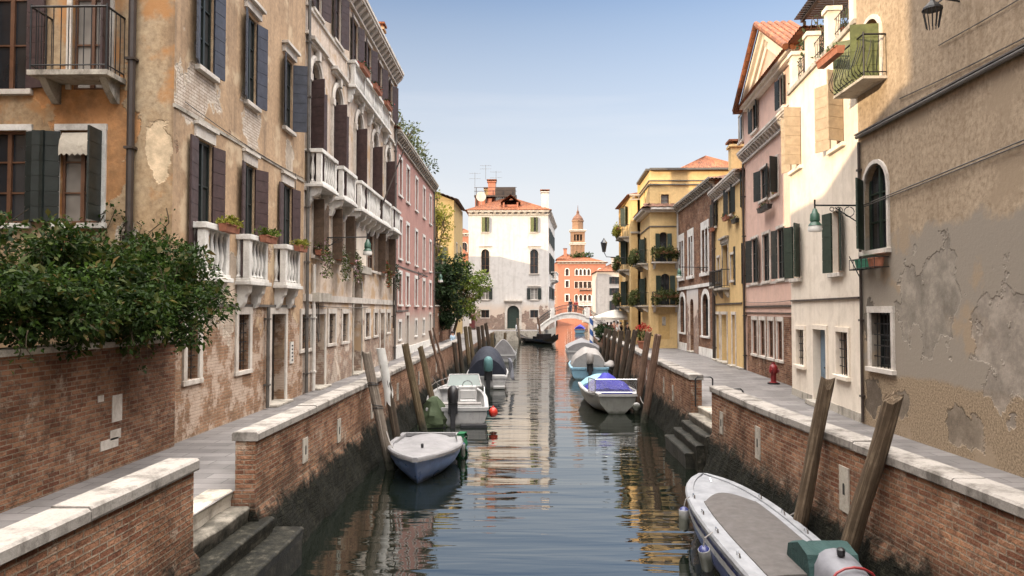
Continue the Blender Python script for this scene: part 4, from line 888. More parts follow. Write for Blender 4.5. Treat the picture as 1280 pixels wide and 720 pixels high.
# the large yellow house with balconies full of plants
Yb = Bld('yellow_house', 'large yellow house with plant-filled balconies closing the row on the right', (8.75,51.7), (16,51.7), False, YELLOW, 14.1, 5.8, seed=16)
Yb.wp(827, 837, 243, 258, sur=.08, surm=YELLOW, sill=.05, dp=.2, frame=FR_BR, glass=GLASSB); F = Yb.F
Yb.wp(825, 834.5, 290, 327, arch=.25, sur=.07, surm=YELLOW, sill=0, dp=.25, shut=SH_GR, ang=(165,165), sw=.32, frame=SH_DK)
Yb.wp(826, 837.5, 342, 381, arch=.33, sur=.07, surm=YELLOW, sill=0, dp=.25, shut=SH_GR, ang=(165,165), sw=.36, frame=SH_DK)
Yb.win(F.U(823), F.U(837), 1.9, F.Z(830,392), style='panel', frame=DOORY, dp=.08, sur=.06, surm=YELLOW, sill=0, name='door')
m = MB(); F.box(m, F.U(827.5), F.U(832), F.Z(830,407), F.Z(830,396), -.04, .01); obj('plaque', m, STONED, Yb.t)
FS = Fr((8.75,51.7), (8.95,57.5), True); HS = []
for z0, z1 in ((7.45,9.5), (4.35,6.5)): Yb.win(2.2, 3.1, z0, z1, arch=.3, F=FS, H=HS, sur=.07, surm=YELLOW, sill=0, dp=.25, shut=SH_GR, ang=(160,120), sw=.42, frame=SH_DK)
Yb.win(2.3, 3.1, 11.9, 13.0, F=FS, H=HS, sur=.07, surm=YELLOW, sill=.05)
mb = MB(); wall_holes(mb, FS, 0, FS.L, 1.15, 14.1, HS); obj('side_wall', mb, YELLOW, Yb.t); Yb.open_sides = {3}
for Fx in (F, FS):
    L = Fx.L
    for z, h, o, mt in ((11.15,.16,.55,STONE), (11.0,.15,.3,CREAM), (14.02,.14,.28,PIPEG), (12.95,.08,.12,PIPEG), (13.25,.06,.08,PIPEG), (9.95,.07,.06,PIPEG)):
        mb = MB(); Fx.box(mb, -.02 if Fx is F else .0, L, z, z+h, -.01, o); obj('string_course', mb, mt, Yb.t)
mb = MB(); rows = []
for i in range(33): u = -.5+i*.24; rows.append([F.p(u,11.33+.04*(i%2),.6), F.p(u,11.62+.04*(i%2),0)])
mb.grid(rows); rows = []
for i in range(27): u = -.5+i*.24; rows.append([FS.p(u,11.33+.04*(i%2),.6), FS.p(u,11.62+.04*(i%2),0)])
mb.grid(rows); obj('eave_tiles', mb, TILESD, Yb.t)
Yb.finish()
for zf in (4.32, 7.42): iron_balcony(Yb, .12, 1.98, zf, out=.55, h=.95, F=F, slab=STONE); iron_balcony(Yb, 1.0, 4.5, zf, out=.75, h=.95, F=FS, slab=STONED)
m = MB(); Yb.roof(1.6, .2, True, True, u0=2.2, z=14.0)
Yc = Bld('yellow_wing', 'sunlit yellow wing with small tiled roof behind the large yellow house', (8.2,57.5), (16,57.5), False, YELLOW, 13.1, 7.5, seed=17)
FW = Fr((8.2,57.5), (8.5,65), True); HW = []
for z0, z1 in ((11.0,12.6), (7.8,9.8), (4.4,6.4)): Yc.win(2.3, 3.2, z0, z1, F=FW, H=HW, sur=.07, surm=YELLOW, sill=.05, shut=SH_GR, ang=(150,100), sw=.5)
mb = MB(); wall_holes(mb, FW, 0, FW.L, 1.15, 13.1, HW); obj('side_wall', mb, YELLOW, Yc.t); Yc.open_sides = {3}; Yc.band(10.1, 10.25, .1, STONED); Yc.cornice(12.9, STONE, out=.3, h=.3, step=.5); Yc.finish(); Yc.roof(1.3, .3, True, True)
for zf in (4.3, 7.3, 10.0): iron_balcony(Yc, 1.2, 4.4, zf, out=.8, h=.95, F=FW, slab=STONED)
# a peach house further on the same bank
Pe = rb('peach_house', 'peach house seen in a sliver past the yellow wing', (9.6,72), (11.4,86), PEACH, 9.6, 8, seed=18)
for Y in (75,79,83): Pe.win(Y-72-.5, Y-72+.5, 6.4, 8.2, sur=.1, sill=.1, shut=SH_DK); Pe.win(Y-72-.5, Y-72+.5, 3.2, 5, sur=.1, sill=.1, shut=SH_DK)
Pe.finish(); Pe.roof(1.4, .3)
# ---------------------------------------------------------------- the far end of the canal
Wh = Bld('white_house', 'four-storey white house with hipped roof facing down the canal, half in shadow', (-8.35,101), (2.85,101), False, WHITE, 17.9, 18, seed=21)
F = Wh.F
for c in (606.5, 667.7):
    Wh.wp(c-4.6, c+4.6, 271.5, 290, sur=.10, surm=STONE, sill=.14, dp=.2, shut=SH_OL, ang=(8,60), sw=.5, frame=FR_BR, head=0)
    Wh.wp(c-5, c+5, 311.5, 342, arch=.55, sur=.14, surm=STONE, sill=.14, dp=.25, frame=FR_BR)
    Wh.wp(c-4.6, c+4.6, 360, 374.5, sur=.08, surm=STONE, sill=.14, dp=.2, shut=SH_DK, ang=(172,172), sw=.5, frame=FR_WH, glass=GLASSB)
    Wh.wp(c-5, c+5, 387.5, 397, sur=.10, surm=STONE, sill=.05, dp=.25, grille=True, style='bars')
    m = MB(); 
    for z in (F.Z(c,267.5), F.Z(c,307.5), F.Z(c,357.5)): F.box(m, F.U(c-8), F.U(c+8), z-.06, z+.06, 0, .16)
    islands('hood_mould', m, STONE, Wh.t)
Wh.win(F.U(634), F.U(649), 1.35, F.Z(641,382), arch=.8, style='panel', frame=DOORG, dp=.4, sur=.28, surm=STONE, sill=0, name='door')
m = MB(); F.box(m, F.U(630), F.U(653), F.Z(641,376.5), F.Z(641,374.5), 0, .35); F.box(m, F.U(631), F.U(634.2)-.29, 1.3, F.Z(641,376.6), 0, .12); F.box(m, F.U(648.8)+.29, F.U(652), 1.3, F.Z(641,376.6), 0, .12); obj('portal', m, STONE, Wh.t)
FWs = Fr((2.85,101), (4.45,120)); HH = []
for y in (3,7,11,15):
    for z0, z1 in ((13.6,15.8), (9.2,12.2), (5.6,7.4), (2.4,3.6)): Wh.win(y-.5, y+.5, z0, z1, F=FWs, H=HH, sur=.1, sill=.1, shut=SH_DK if z0 > 5 else None)
mb = MB(); wall_holes(mb, FWs, 0, FWs.L, -.8, 17.9, HH); obj('side_wall', mb, WHITE, Wh.t); Wh.open_sides = {1}
stone_balcony(Wh, 5.5, 12.5, 8.6, out=.9, h=1.1, F=FWs, brackets=4); Wh.cornice(17.5, STONE, out=.45, h=.5, step=.85); Wh.cornice(17.5, STONE, out=.45, h=.5, step=.85, F=FWs)
Wh.finish(); Wh.roof(2.7, .5, True, True, z=18.0, depth=11)
# dormer, chimneys and roof terrace
m = MB(); x0, x1 = at_y(629,0,103).x, at_y(648,0,103).x; xm = (x0+x1)/2; zr = 19.9
m.box(x0,101.6,18.2,x0+.25,104,19.3); m.box(x1-.25,101.6,18.2,x1,104,19.3); m.box(x0+.25,101.9,18.2,x1-.25,104,19.0); dm = obj('dormer', m, PEACH, Wh.t); m = MB()
rows = []
for i in range(25): t_ = i/24; x = x0-.3+(x1-x0+.6)*t_; rows.append([(x,101.3,20.35-abs(t_-.5)*2*1.1+.05*(i%2)), (x,105,20.35-abs(t_-.5)*2*1.1+.05*(i%2))])
m.grid(rows); obj('dormer_roof', m, TILES, dm)
Wh.chimney(F.U(681.5), -.9, 17.9, 21.0, 1.0, WHITE); Wh.chimney(F.U(612), -6, 18, 23.4, 1.1, PEACH); Wh.chimney(F.U(606), -7, 18, 22.4, .9, MUST)
m = MB(); xa, xb = at_y(594,0,107).x, at_y(646,0,107).x; m.box(xa,105.5,20.7,xb,112,20.95)
for k in range(5): x = xa+.3+(xb-xa-.6)*k/4; m.box(x-.1,105.7,18,x+.1,105.9,20.7); m.box(x-.05,105.6,20.95,x+.05,105.7,22.1)
for z in (21.5,22.05): m.box(xa,105.58,z,xb,105.64,z+.06)
m.box((xa+xb)/2,106.5,20.95,xb-.2,109.5,22.3); ta = obj('roof_terrace', m, PIPE, Wh.t)
m = MB(); m.box(xa+.1,105.9,18.0,xa+2.6,108,20.5); obj('roof_room', m, PEACH, Wh.t)
def antenna(label, x, y, z0, h, n=5, w_=1.2, rot=0.0):
    t = thing('antenna', label, 'antenna', (x,y,z0)); m = MB(); m.tube([(x,y,z0),(x,y,z0+h)], .025, 5)
    dx, dy = math.cos(rot), math.sin(rot)
    for zz in (z0+h*.96, z0+h*.74):
        m.tube([(x-dx*w_*.5,y-dy*w_*.5,zz),(x+dx*w_*.5,y+dy*w_*.5,zz)], .016, 4)
        for k in range(n): a = -.5+k/(n-1); m.tube([(x+dx*w_*a-dy*.3,y+dy*w_*a+dx*.3,zz),(x+dx*w_*a+dy*.3,y+dy*w_*a-dx*.3,zz)], .010, 4)
    obj('mast', m, PIPEG, t); return t
for i, (px, z, h) in enumerate(((593.5,20.9,3.6), (607,23.4,2.2), (620,20.9,3.8))): p = at_y(px, 300, 106.5); antenna(('thin leftmost roof aerial on the white house', 'small aerial on the white house chimney', 'tall roof aerial on the right of the white house terrace')[i], p.x, 106.5, z, h, 5, 1.6)
p = at_y(601.5, 246, 104.5); t = thing('satellite_dish', 'round grey satellite dish on the roof of the white house', 'dish', (p.x,104.5,p.z)); m = MB(); m.lathe([(.02,.0),(.4,.05),(.7,.18),(.72,.2)], seg=16, M=lambda x,y,z: (p.x+x,104.5-z,p.z+y)); m.tube([(p.x,104.6,p.z),(p.x,104.9,p.z-1.9)], .05, 6); obj('reflector', m, GREYW, t)
# low annex left of the white house
An = Bld('white_annex', 'low white annex with one green shutter attached to the left of the white house', (-10.4,101.3), (-8.4,101.3), False, WHITE, 10.2, 8, seed=22)
An.wp(571, 579, 337, 348, shut=None, style='casement', frame=SH_GR, glass=GLASS, sur=.08, sill=.1); An.wp(572, 580, 400, 411, frame=FR_BR, sur=.08, style='bars', sill=0); An.finish(); An.roof(.8, .3)
# small notice case on the annex
t = thing('notice_case', 'dark red notice case with a white sheet beside the annex wall', 'sign', at_y(587,402,100.6)); q = at_y(587,401,100.6); m = MB(); m.box(q.x-.75,100.5,q.z-1.0,q.x+.75,100.75,q.z+.8); obj('case', m, M_paint('oxblood_paint', (.10,.02,.02), .5), t); m = MB(); m.box(q.x-.2,100.46,q.z-.35,q.x+.25,100.5,q.z+.35); obj('sheet', m, STONEW, t)
m = MB(); m.box(q.x-.7,100.5,PAVZ,q.x-.6,100.7,q.z-1.0); m.box(q.x+.6,100.5,PAVZ,q.x+.7,100.7,q.z-1.0); islands('post', m, IRON, t)
Bk = Bld('far_house', 'distant house with arcaded brown loggia in the gap left of the white house', (-13.5,125), (-9.6,125), False, PEACH, 17.2, 8, seed=23); Bk.cornice(17, STONE, out=.4, h=.4); Bk.win(1.9, 2.9, 14.2, 15.8, arch=.5, sur=.1); Bk.finish(); Bk.roof(1.4, .3)
Bk2 = Bld('far_house', 'distant terracotta-roofed house showing above the annex roof', (-12.5,112), (-9.4,112), False, PEACH, 12.6, 6, seed=24); Bk2.win(1.0,1.9,9.8,11.6,sur=.1); Bk2.finish(); Bk2.roof(1.6, .3)
# orange house
Or = Bld('orange_house', 'orange palazzo with rows of white-framed windows behind the footbridge', (8.2,200), (21.6,200), False, PEACH, 17.2, 16, z0=-.8, seed=25); F = Or.F
for c in (709,): 
    for t_, bt, aw in ((336,344.5,.4), (351,359,0), (368.5,376.5,0)): Or.wp(c-2, c+2, t_, bt, arch=aw, sur=.22, surm=STONEW, sill=.12, dp=.3)
for c in (750,):
    for t_, bt, aw in ((336,344.5,.4), (351.5,360,0), (369.5,377.5,0), (384,391,0)): Or.wp(c-2, c+2, t_, bt, arch=aw, sur=.22, surm=STONEW, sill=.12, dp=.3)
for c in (721,726,731,736): Or.wp(c-1.6, c+1.6, 336.5, 344, arch=.4, sur=.2, surm=STONEW, sill=.12, dp=.3)
for c in (720.5,726,731.5,737,742): Or.wp(c-2, c+2, 352, 360, sur=.12, surm=STONE, sill=.12, dp=.3); Or.wp(c-1.8, c+1.8, 368.5, 377.5, arch=.4, sur=.16, surm=STONEW, sill=.12, dp=.3)
Or.wp(729, 735, 387, 403, arch=.7, style='panel', frame=DOORK, sur=.3, sill=0, dp=.4, name='door')
for c in (712,741.5): Or.wp(c-2, c+2, 384, 392, sur=.2, surm=STONE, sill=.1, dp=.3, style='bars')
stone_balcony(Or, F.U(723), F.U(740), F.Z(731,381.5), out=.9, h=1.2, F=F, brackets=4); iron_balcony(Or, F.U(724), F.U(739), F.Z(731,362), out=.9, h=1.2, step=.4)
FO = Fr((8.2,200), (6.0,214), True); HO = []
for y in (3,7,11):
    for z in (13,9.5,6,2.5): Or.win(y-.5, y+.5, z, z+1.7, F=FO, H=HO, sur=.12, sill=.1)
mb = MB(); wall_holes(mb, FO, 0, FO.L, -.8, 17.2, HO); obj('side_wall', mb, PEACH, Or.t); Or.open_sides = {3}; Or.cornice(17, STONE, out=.5, h=.5, step=1.1); Or.finish(); Or.roof(2.6, .6, True, True)
m = cloud_of(random.Random(3), [((13+k*1.0,205.5,19.6+.3*(k%2)),(.9,.8,.6)) for k in range(6)], 500, .5); tag(obj('roof_plants', m, LEAF), 'bank of green plants growing on the roof of the orange house', 'plants')
Gw = Bld('grey_house', 'grey-white house with dark shutters right of the orange palazzo', (14.4,150), (22.5,150), False, GREYW, 12.0, 12, seed=26); F = Gw.F
for c in (766.5,774.5):
    for t_, bt in ((346,355), (360,369), (376,388)): Gw.wp(c-2.3, c+2.3, t_, bt, sur=.1, sill=.1, shut=SH_DK, dp=.25, sw=.4)
Gw.finish(); Gw.roof(2.2, .4); Gw.chimney(F.U(770), -3, 12, 15.2, 1.0)
for nm, lab, a, b_, y, z, mt in (('far_house', 'brown-roofed house whose roof shows left of the bell tower', 9.5, 15.5, 232, 20.5, PEACH), ('far_house', 'long low tiled roof just behind the orange palazzo, right of the bell tower', 19.0, 29.0, 240, 17.5, GREYW)):
    X_ = Bld(nm, lab, (a,y), (b_,y), False, mt, z, 9, seed=int(y)); X_.win(1,2,z-2.5,z-1,sur=.1); X_.finish(); X_.roof(2.2, .4); X_.chimney(2.6, -2, z, z+3.6, 1.0)
# bell tower
BT = thing('bell_tower', 'slightly leaning brick bell tower with arched belfry, drum and small dome', 'tower', (17.9,262,PAVZ)); lean = .012
MT = lambda cx, cy: (lambda x,y,z: (cx+x+z*lean, cy+y, z))
TW = M_plaster('tower_brick', (.30,.185,.115), (.25,.15,.095), (.16,.10,.07), stain_k=.5); TM = MT(17.7,262); h = 2.4  # brown brick tones with darker streaks
m = MB(); m.box(-h,-h,1,h,h,28.2,TM)
for x in (-h+.25,-.75,.75,h-.25): m.box(x-.25,-h-.18,8,x+.25,-h,27.6,TM)
obj('shaft', m, TW, BT); m = MB()
for z, o, t_ in ((27.6,.3,.5), (28.1,.5,.35), (32.4,.35,.4), (32.8,.6,.35)): m.box(-h-o,-h-o,z,h+o,h+o,z+t_,TM)
obj('tower_cornice', m, STONE, BT); m = MB()
for sx in (-1,1):
    for sy in (-1,1): m.box(sx*(h-.45)-.5,sy*(h-.45)-.5,28.4,sx*(h-.45)+.5,sy*(h-.45)+.5,32.5,TM)
for k in (-1,1):
    for sy in (-1,1): m.lathe([(.2,28.4),(.2,31.2)], (k*.6,sy*(h-.3),0), 8, M=TM)
m.box(-h,-h,31.4,h,h,32.5,TM); m.box(-h,-h,28.4,h,h,29.1,TM); m.box(-h+.8,-h+.8,28.4,h-.8,h-.8,31.4,TM) ; obj('belfry', m, TW, BT)
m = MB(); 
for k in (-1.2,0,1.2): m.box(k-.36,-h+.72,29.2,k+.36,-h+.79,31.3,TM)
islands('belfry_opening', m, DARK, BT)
m = MB(); m.lathe([(2.0,33.1),(2.0,36.2),(2.25,36.3),(2.25,36.7)], seg=8, M=TM); obj('drum', m, TW, BT); m = MB(); m.lathe([(2.1,36.7),(1.9,37.4),(1.35,38.2),(.75,38.8),(.5,39.3),(.5,39.9),(.15,40.5),(.05,42.3)], seg=12, M=TM); obj('dome', m, TILESD, BT)
# footbridge
FB = thing('footbridge', 'white stone arched footbridge with iron railings in front of the orange palazzo', 'bridge', (5.5,98,PAVZ))
xa, xb, yc = 1.5, 10.3, 98.0; zt = lambda x: 1.55+2.15*(1-((x-5.7)/4.5)**2)**1 if abs(x-5.7) < 4.5 else 1.55
m = MB(); N = 28
for y in (96.6,99.4):
    pass
rows = []
for i in range(N+1):
    x = xa+(xb-xa)*i/N; top = max(1.4, zt(x)); c = (x-5.6)/3.75; bot = (.35+2.55*math.sqrt(max(0,1-c*c))) if abs(c) < 1 else -.8
    bot = min(bot, top-.42); rows.append([(x,96.5,bot),(x,96.5,top),(x,99.5,top),(x,99.5,bot),(x,96.5,bot)])
m.grid(rows); obj('arch', m, STONEW, FB); m = MB()
for i in range(N):
    x0, x1 = xa+(xb-xa)*i/N, xa+(xb-xa)*(i+1)/N; z0, z1 = max(1.4,zt(x0)), max(1.4,zt(x1))
    m.add([(x0,96.42,z0-.16),(x1,96.42,z1-.16),(x1,96.42,z1+.03),(x0,96.42,z0+.03),(x0,96.7,z0+.03),(x1,96.7,z1+.03)], [(0,1,2,3),(3,2,5,4)])
obj('string_course', m, STONEW, FB); m = MB()
for y in (96.6,99.4):
    pts = [(xa+(xb-xa)*i/N, y, max(1.4,zt(xa+(xb-xa)*i/N))+1.02) for i in range(N+1)]; m.tube(pts, .04, 6); m.tube([(a,b,c-.45) for a,b,c in pts], .02, 5)
    for i in range(N*2+1): x = xa+(xb-xa)*i/N/2; z = max(1.4,zt(x)); m.tube([(x,y,z),(x,y,z+1.0)], .018, 5)
obj('railing', m, IRON, FB); m = MB()
for x in (3.3,8.0):
    for y in (96.6,99.4): m.box(x-.25,y-.2,max(1.4,zt(x))-.2,x+.25,y+.2,zt(x)+1.25)
islands('parapet_pier', m, STONEW, FB)
# ---------------------------------------------------------------- trees and climbers
def tree(label, base, h, blobs, n, size, leaf, r0=.16, seed=1, name='tree', lo=.35):
    r = random.Random(seed); t = thing(name, label, 'tree', base); bx, by, bz = base; m = MB()
    top = Vector((sum(b[0][0] for b in blobs)/len(blobs), sum(b[0][1] for b in blobs)/len(blobs), bz+h)); b0 = Vector(base)
    tr = [b0.lerp(top, k/5)+Vector((r.gauss(0,.06),r.gauss(0,.06),0))*(k > 0) for k in range(6)]; m.tube(tr, [r0*(1-.13*k) for k in range(6)], 8)
    for c, rad in blobs:
        s_ = tr[r.randint(2,4)]; e = Vector(c); md = s_.lerp(e,.5)+Vector((r.gauss(0,.15),r.gauss(0,.15),.1)); m.tube([s_, md, e], [r0*.5, r0*.3, r0*.12], 6)
        for _ in range(5):
            q = e+Vector((r.gauss(0,.45)*rad[0], r.gauss(0,.45)*rad[1], r.gauss(0,.4)*rad[2])); m.tube([md.lerp(e,.6), q], [r0*.14, r0*.05], 4)
    obj('trunk', m, BARK, t, smooth=True); obj('crown', cloud_of(r, blobs, n, size, lo), leaf, t); return t
def scatter(seed, c, rad, k, br):                  # small clumps filling an uneven crown
    r = random.Random(seed); o = []
    for _ in range(k):
        v = Vector((r.gauss(0,.5), r.gauss(0,.5), r.gauss(0,.5)))
        if v.length > 1: v.normalize()
        q = br*r.uniform(.6,1.4); o.append(((c[0]+v.x*rad[0], c[1]+v.y*rad[1], c[2]+v.z*rad[2]), (q,q,q*.8)))
    return o
tree('dark evergreen leaning over the rust red wall beside the rose house', (-8.3,62,PAVZ), 6.2, scatter(1,(-7.2,62,6.3),(1.7,1.6,3.2),30,.75), 6500, .24, LEAFD, .2, 1)
tree('bright green leafy tree overhanging the quay in front of the white annex', (-7.3,69,PAVZ), 4.6, scatter(2,(-6.0,69,6.0),(1.9,1.8,2.5),32,.7), 6000, .22, LEAFL, .16, 2)
tree('yellowing loose tree in front of the mustard house', (-9.2,71,PAVZ), 12, scatter(3,(-9.0,71,12.2),(1.7,1.5,3.6),22,.7), 3000, .22, LEAFY, .2, 3)
tree('tall thin-leaved tree whose branches show over the roof of the rose house', (-13,58,PAVZ), 15.5, scatter(4,(-10.4,57,16.6),(2.2,9,1.9),40,.8), 4200, .26, LEAFG, .3, 4, lo=.2)
t = thing('ivy', 'dark ivy clump hanging down the face of the rust red wall', 'ivy', (-7.45,61,3.0)); obj('foliage', cloud_of(random.Random(5), scatter(5,(-7.1,61,3.2),(.45,.9,1.5),16,.4), 1600, .18), LEAFD, t)
r = random.Random(21); cb = thing('climber', 'big dark green climber spilling over the garden wall beside the ochre house', 'climber', (-7.2,12,3.4))
bl = []
for c, rad, k in (((-6.75,12.9,4.35),(1.0,1.1,.85),26), ((-6.35,12.5,4.05),(.75,.9,.65),16), ((-7.3,11.6,4.5),(1.1,1.3,.85),26), ((-7.2,10.2,4.35),(1.1,1.4,.8),24), ((-7.4,8.8,4.3),(1.0,1.4,.8),16), ((-8.2,13.2,4.6),(1.2,.9,.9),16), ((-7.0,13.6,4.75),(.7,.6,.75),12), ((-6.7,11.2,3.75),(.5,1.6,.4),16)):
    bl += scatter(r.randint(0,9999), c, rad, k, .36)
obj('foliage', cloud_of(r, bl, 48000, .078, .2), LEAF, cb)
m = MB(); lv = MB()
for k in range(16):                                # runners on the end wall
    u = r.uniform(-9.2,-7.25); p = Vector((u, 14.24, 4.6)); pts = [p.copy()]
    for _ in range(r.randint(5,10)): p = p+Vector((r.gauss(.03,.14), 0, r.uniform(.06,.22))); p.x = min(p.x,-7.2); p.y = 14.25-r.random()*.05; pts.append(p.copy())
    m.tube(pts, .011, 4)
    for q in pts: leaves(lv, r, r.randint(1,8), lambda q=q: ((q.x+r.gauss(0,.09), q.y-r.random()*.08, q.z+r.gauss(0,.09)), Vector((0,-1,0))), .075)
for k in range(10):
    y = r.uniform(8,14); p = Vector((-6.7+r.uniform(-.2,.4), y, 3.7)); pts = [p.copy()]
    for _ in range(r.randint(3,6)): p = p+Vector((r.gauss(0,.05), r.gauss(0,.06), -r.uniform(.06,.16))); pts.append(p.copy())
    m.tube(pts, .009, 4)
    for q in pts: leaves(lv, r, 6, lambda q=q: ((q.x+r.gauss(0,.07), q.y+r.gauss(0,.07), q.z+r.gauss(0,.06)), Vector((.6,0,-.5))), .08)
m.tube([(-7.6,13.9,PAVZ+.0),(-7.55,13.8,2.6),(-7.4,13.2,3.6),(-7.0,12.4,4.0)], [.09,.08,.06,.03], 8); m.tube([(-7.55,13.8,2.6),(-7.6,11.5,3.7),(-7.5,9,4.1)], [.06,.05,.03], 6)
obj('big_leaves', cloud_of(r, bl, 3800, .13, .7), M_leaf('old_climber_leaves', (.03,.045,.008), (.075,.095,.02), (.16,.10,.035)), cb)
for k in range(90):
    c, rad = bl[r.randint(0,len(bl)-1)]; c = Vector(c); d_ = Vector((r.uniform(-.2,1), r.uniform(-1,.3), r.uniform(-.5,.9))).normalized(); m.tube([c, c+d_*.25, c+d_*r.uniform(.4,.62)+Vector((0,0,-.05))], [.010,.008,.004], 4)
obj('runner_leaves', lv, LEAF, cb); obj('stem', m, BARK, cb)
# ---------------------------------------------------------------- flower boxes and pots
for i, (y0, y1) in enumerate(((15.55,16.3), (18.0,18.8), (20.75,21.5))):
    flower_box('terracotta box of yellow-green plants on the ochre house balcony '+('nearest the climber','between the two others','next to the palazzo')[i], A.F, yb(A,y0), yb(A,y1), 5.70, .50, leaf=LEAFY if i != 1 else LEAFL, seed=30+i, lush=.2, n=420, group='plant boxes on the small balconies')
for i, (px, fl, lab) in enumerate(((393,FLP,'lilac and green flowers trailing from the palazzo window nearest the ochre house'), (418,FLW,'white flowers trailing from the palazzo window behind the lamp bracket'), (434.5,FLP,'pink flowers trailing from the palazzo window by the green lamp'), (475.5,FLR,'leafy plants trailing from the palazzo window above the plain doorway'), (487,FLW,'dark trailing plants at the palazzo window beside the rose house'))):
    u = B.F.U(px); flower_box(lab, B.F, u-.5, u+.5, 5.82, .24, leaf=LEAFB if i != 4 else LEAFD, flower=fl, seed=40+i, lush=.45, trail=.85, n=800, group='flower boxes at the palazzo windows')
for i, Y in enumerate((29.9,32.6,35.2)):
    flower_box('brown planter on the palazzo top-floor balustrade, '+('first from the ochre house','middle of three','last before the chimney')[i], B.F, yb(B,Y)-.7, yb(B,Y)+.7, 13.98, .42, leaf=LEAFD, flower=FLR, seed=50+i, lush=.16, n=150, group='planters on the top balustrade')
flower_box('long terracotta planter on the iron balcony of the beige house', Be.F, W0[0]+.25, W0[1]+.55, W0[2]+.72, .78, leaf=LEAFG, seed=60, lush=.08, n=60)
q = Be.F.p((W1[0]+W1[1])/2, W1[2]-.5, .2); t = thing('flower_rack', 'iron window rack with green and red pots below the arched window of the beige house', 'planter', q); F = Be.F; m = MB()
for z in (-.42,-.20): 
    for p_, q_ in (((W1[0]-.05,.02),(W1[0]-.05,.34)), ((W1[0]-.05,.34),(W1[1]+.1,.34)), ((W1[1]+.1,.34),(W1[1]+.1,.02))): m.tube([F.p(p_[0],W1[2]+z,p_[1]), F.p(q_[0],W1[2]+z,q_[1])], .011, 5)
for k in range(7): u = W1[0]-.05+(W1[1]-W1[0]+.15)*k/6; m.tube([F.p(u,W1[2]-.2,.34), F.p(u,W1[2]-.44,.34), F.p(u,W1[2]-.44,.02)], .009, 4)
m.tube([F.p(W1[1]+.1,W1[2]-.1,.34), F.p(W1[1]+.05,W1[2]-.65,.1)], .012, 5); obj('rack', m, IRON, t)
for k, (u, mt) in enumerate(((W1[1]-.15,M_paint('green_pot', (.05,.20,.13), .5)), (W1[1]-.42,bpy.data.materials['green_pot']), (W1[0]+.3,TERRA), (W1[0]+.08,TERRA))):
    m = MB(); c = F.p(u, W1[2]-.43, .19); m.lathe([(.09,0),(.125,.2),(.135,.2),(.135,.24),(.11,.24),(.10,.18)], c, 12); obj('pot', m, mt, t, smooth=True)
for lab, px, py, wd, fl in (('flower rack with black trough under the double window of the pink house', 964, 258, 1.6, FLR), ('small black flower trough under the single upper window of the pink house', 926, 274, .9, FLP)):
    u = Pr.F.U(px); z = Pr.F.Z(px,py); flower_box(lab, Pr.F, u-wd/2, u+wd/2, z-.15, .22, leaf=LEAFG, flower=fl, boxm=IRON, seed=int(px), lush=.18, n=90)
flower_box('yellow-green pot plant in the double window of the pink house', Pr.F, Pr.F.U(974), Pr.F.U(969.5), Pr.F.Z(971,244), -.06, leaf=LEAFY, seed=71, lush=.75, n=220, boxm=TERRA)
for lab, px, py, fl in (('little flower box at the left top window of the narrow yellow house', 895, 289, FLP), ('little flower box at the right top window of the narrow yellow house', 913.5, 275, FLR)):
    u = Yn.F.U(px); flower_box(lab, Yn.F, u-.45, u+.45, Yn.F.Z(px,py), .2, leaf=LEAFG, flower=fl, seed=int(px), lush=.15, n=70)
def balcony_plants(label, F, u0, u1, zf, out, seed, leaf=LEAFB, n=1300):
    r = random.Random(seed); t = thing('balcony_plants', label, 'plants', F.p((u0+u1)/2, zf, out), 0, 'plants on the yellow house balconies')
    m = MB(); F.box(m, u0, u1, zf+.55, zf+.75, out+.02, out+.2); obj('trough', m, TERRA, t)
    bl_ = []; k = int((u1-u0)/.28)
    for i in range(k+1): u = u0+(u1-u0)*i/k; q = F.p(u, zf+.55+r.uniform(-.2,.35), out+.12); bl_.append((q, (.27,.27,r.uniform(.25,.5))))
    obj('foliage', cloud_of(r, bl_, n, .13, .2), leaf, t); return t
F1 = Yb.F
balcony_plants('greenery along the upper front balcony of the yellow house', F1, .2, 1.9, 7.42, .55, 81); balcony_plants('greenery along the lower front balcony of the yellow house, above the ochre door', F1, .2, 1.9, 4.32, .55, 82)
balcony_plants('dense greenery on the upper side balcony of the yellow house, over the canal', FS, 1.1, 4.4, 7.42, .75, 83, n=2200); balcony_plants('dense greenery on the lower side balcony of the yellow house, over the canal', FS, 1.1, 4.4, 4.32, .75, 84, n=2200)
balcony_plants('yellowing plants on the topmost balcony of the yellow wing', FW, 1.3, 4.3, 10.0, .8, 85, LEAFY, 1500); balcony_plants('green plants on the middle balcony of the yellow wing', FW, 1.3, 4.3, 7.3, .8, 86, n=1500); balcony_plants('green plants on the lowest balcony of the yellow wing', FW, 1.3, 4.3, 4.3, .8, 87, n=1500)
t = thing('flower_pot', 'large terracotta pot of red flowers on the right quay before the yellow house', 'pot plant', (7.95,50.2,PAVZ)); m = MB(); m.lathe([(.24,0),(.36,.48),(.41,.5),(.41,.6),(.35,.6),(.33,.5)], (7.95,50.2,PAVZ), 14); obj('pot', m, TERRA, t, smooth=True)
r = random.Random(9); obj('foliage', cloud_of(r, scatter(9,(7.95,50.2,2.25),(.5,.5,.35),10,.22), 500, .14), LEAFB, t); obj('blossom', cloud_of(r, [((7.7,50.2,2.7),(.28,.25,.22)), ((8.25,50.1,2.65),(.3,.25,.26)), ((8.0,50.3,2.9),(.2,.2,.2))], 420, .10), FLR, t)
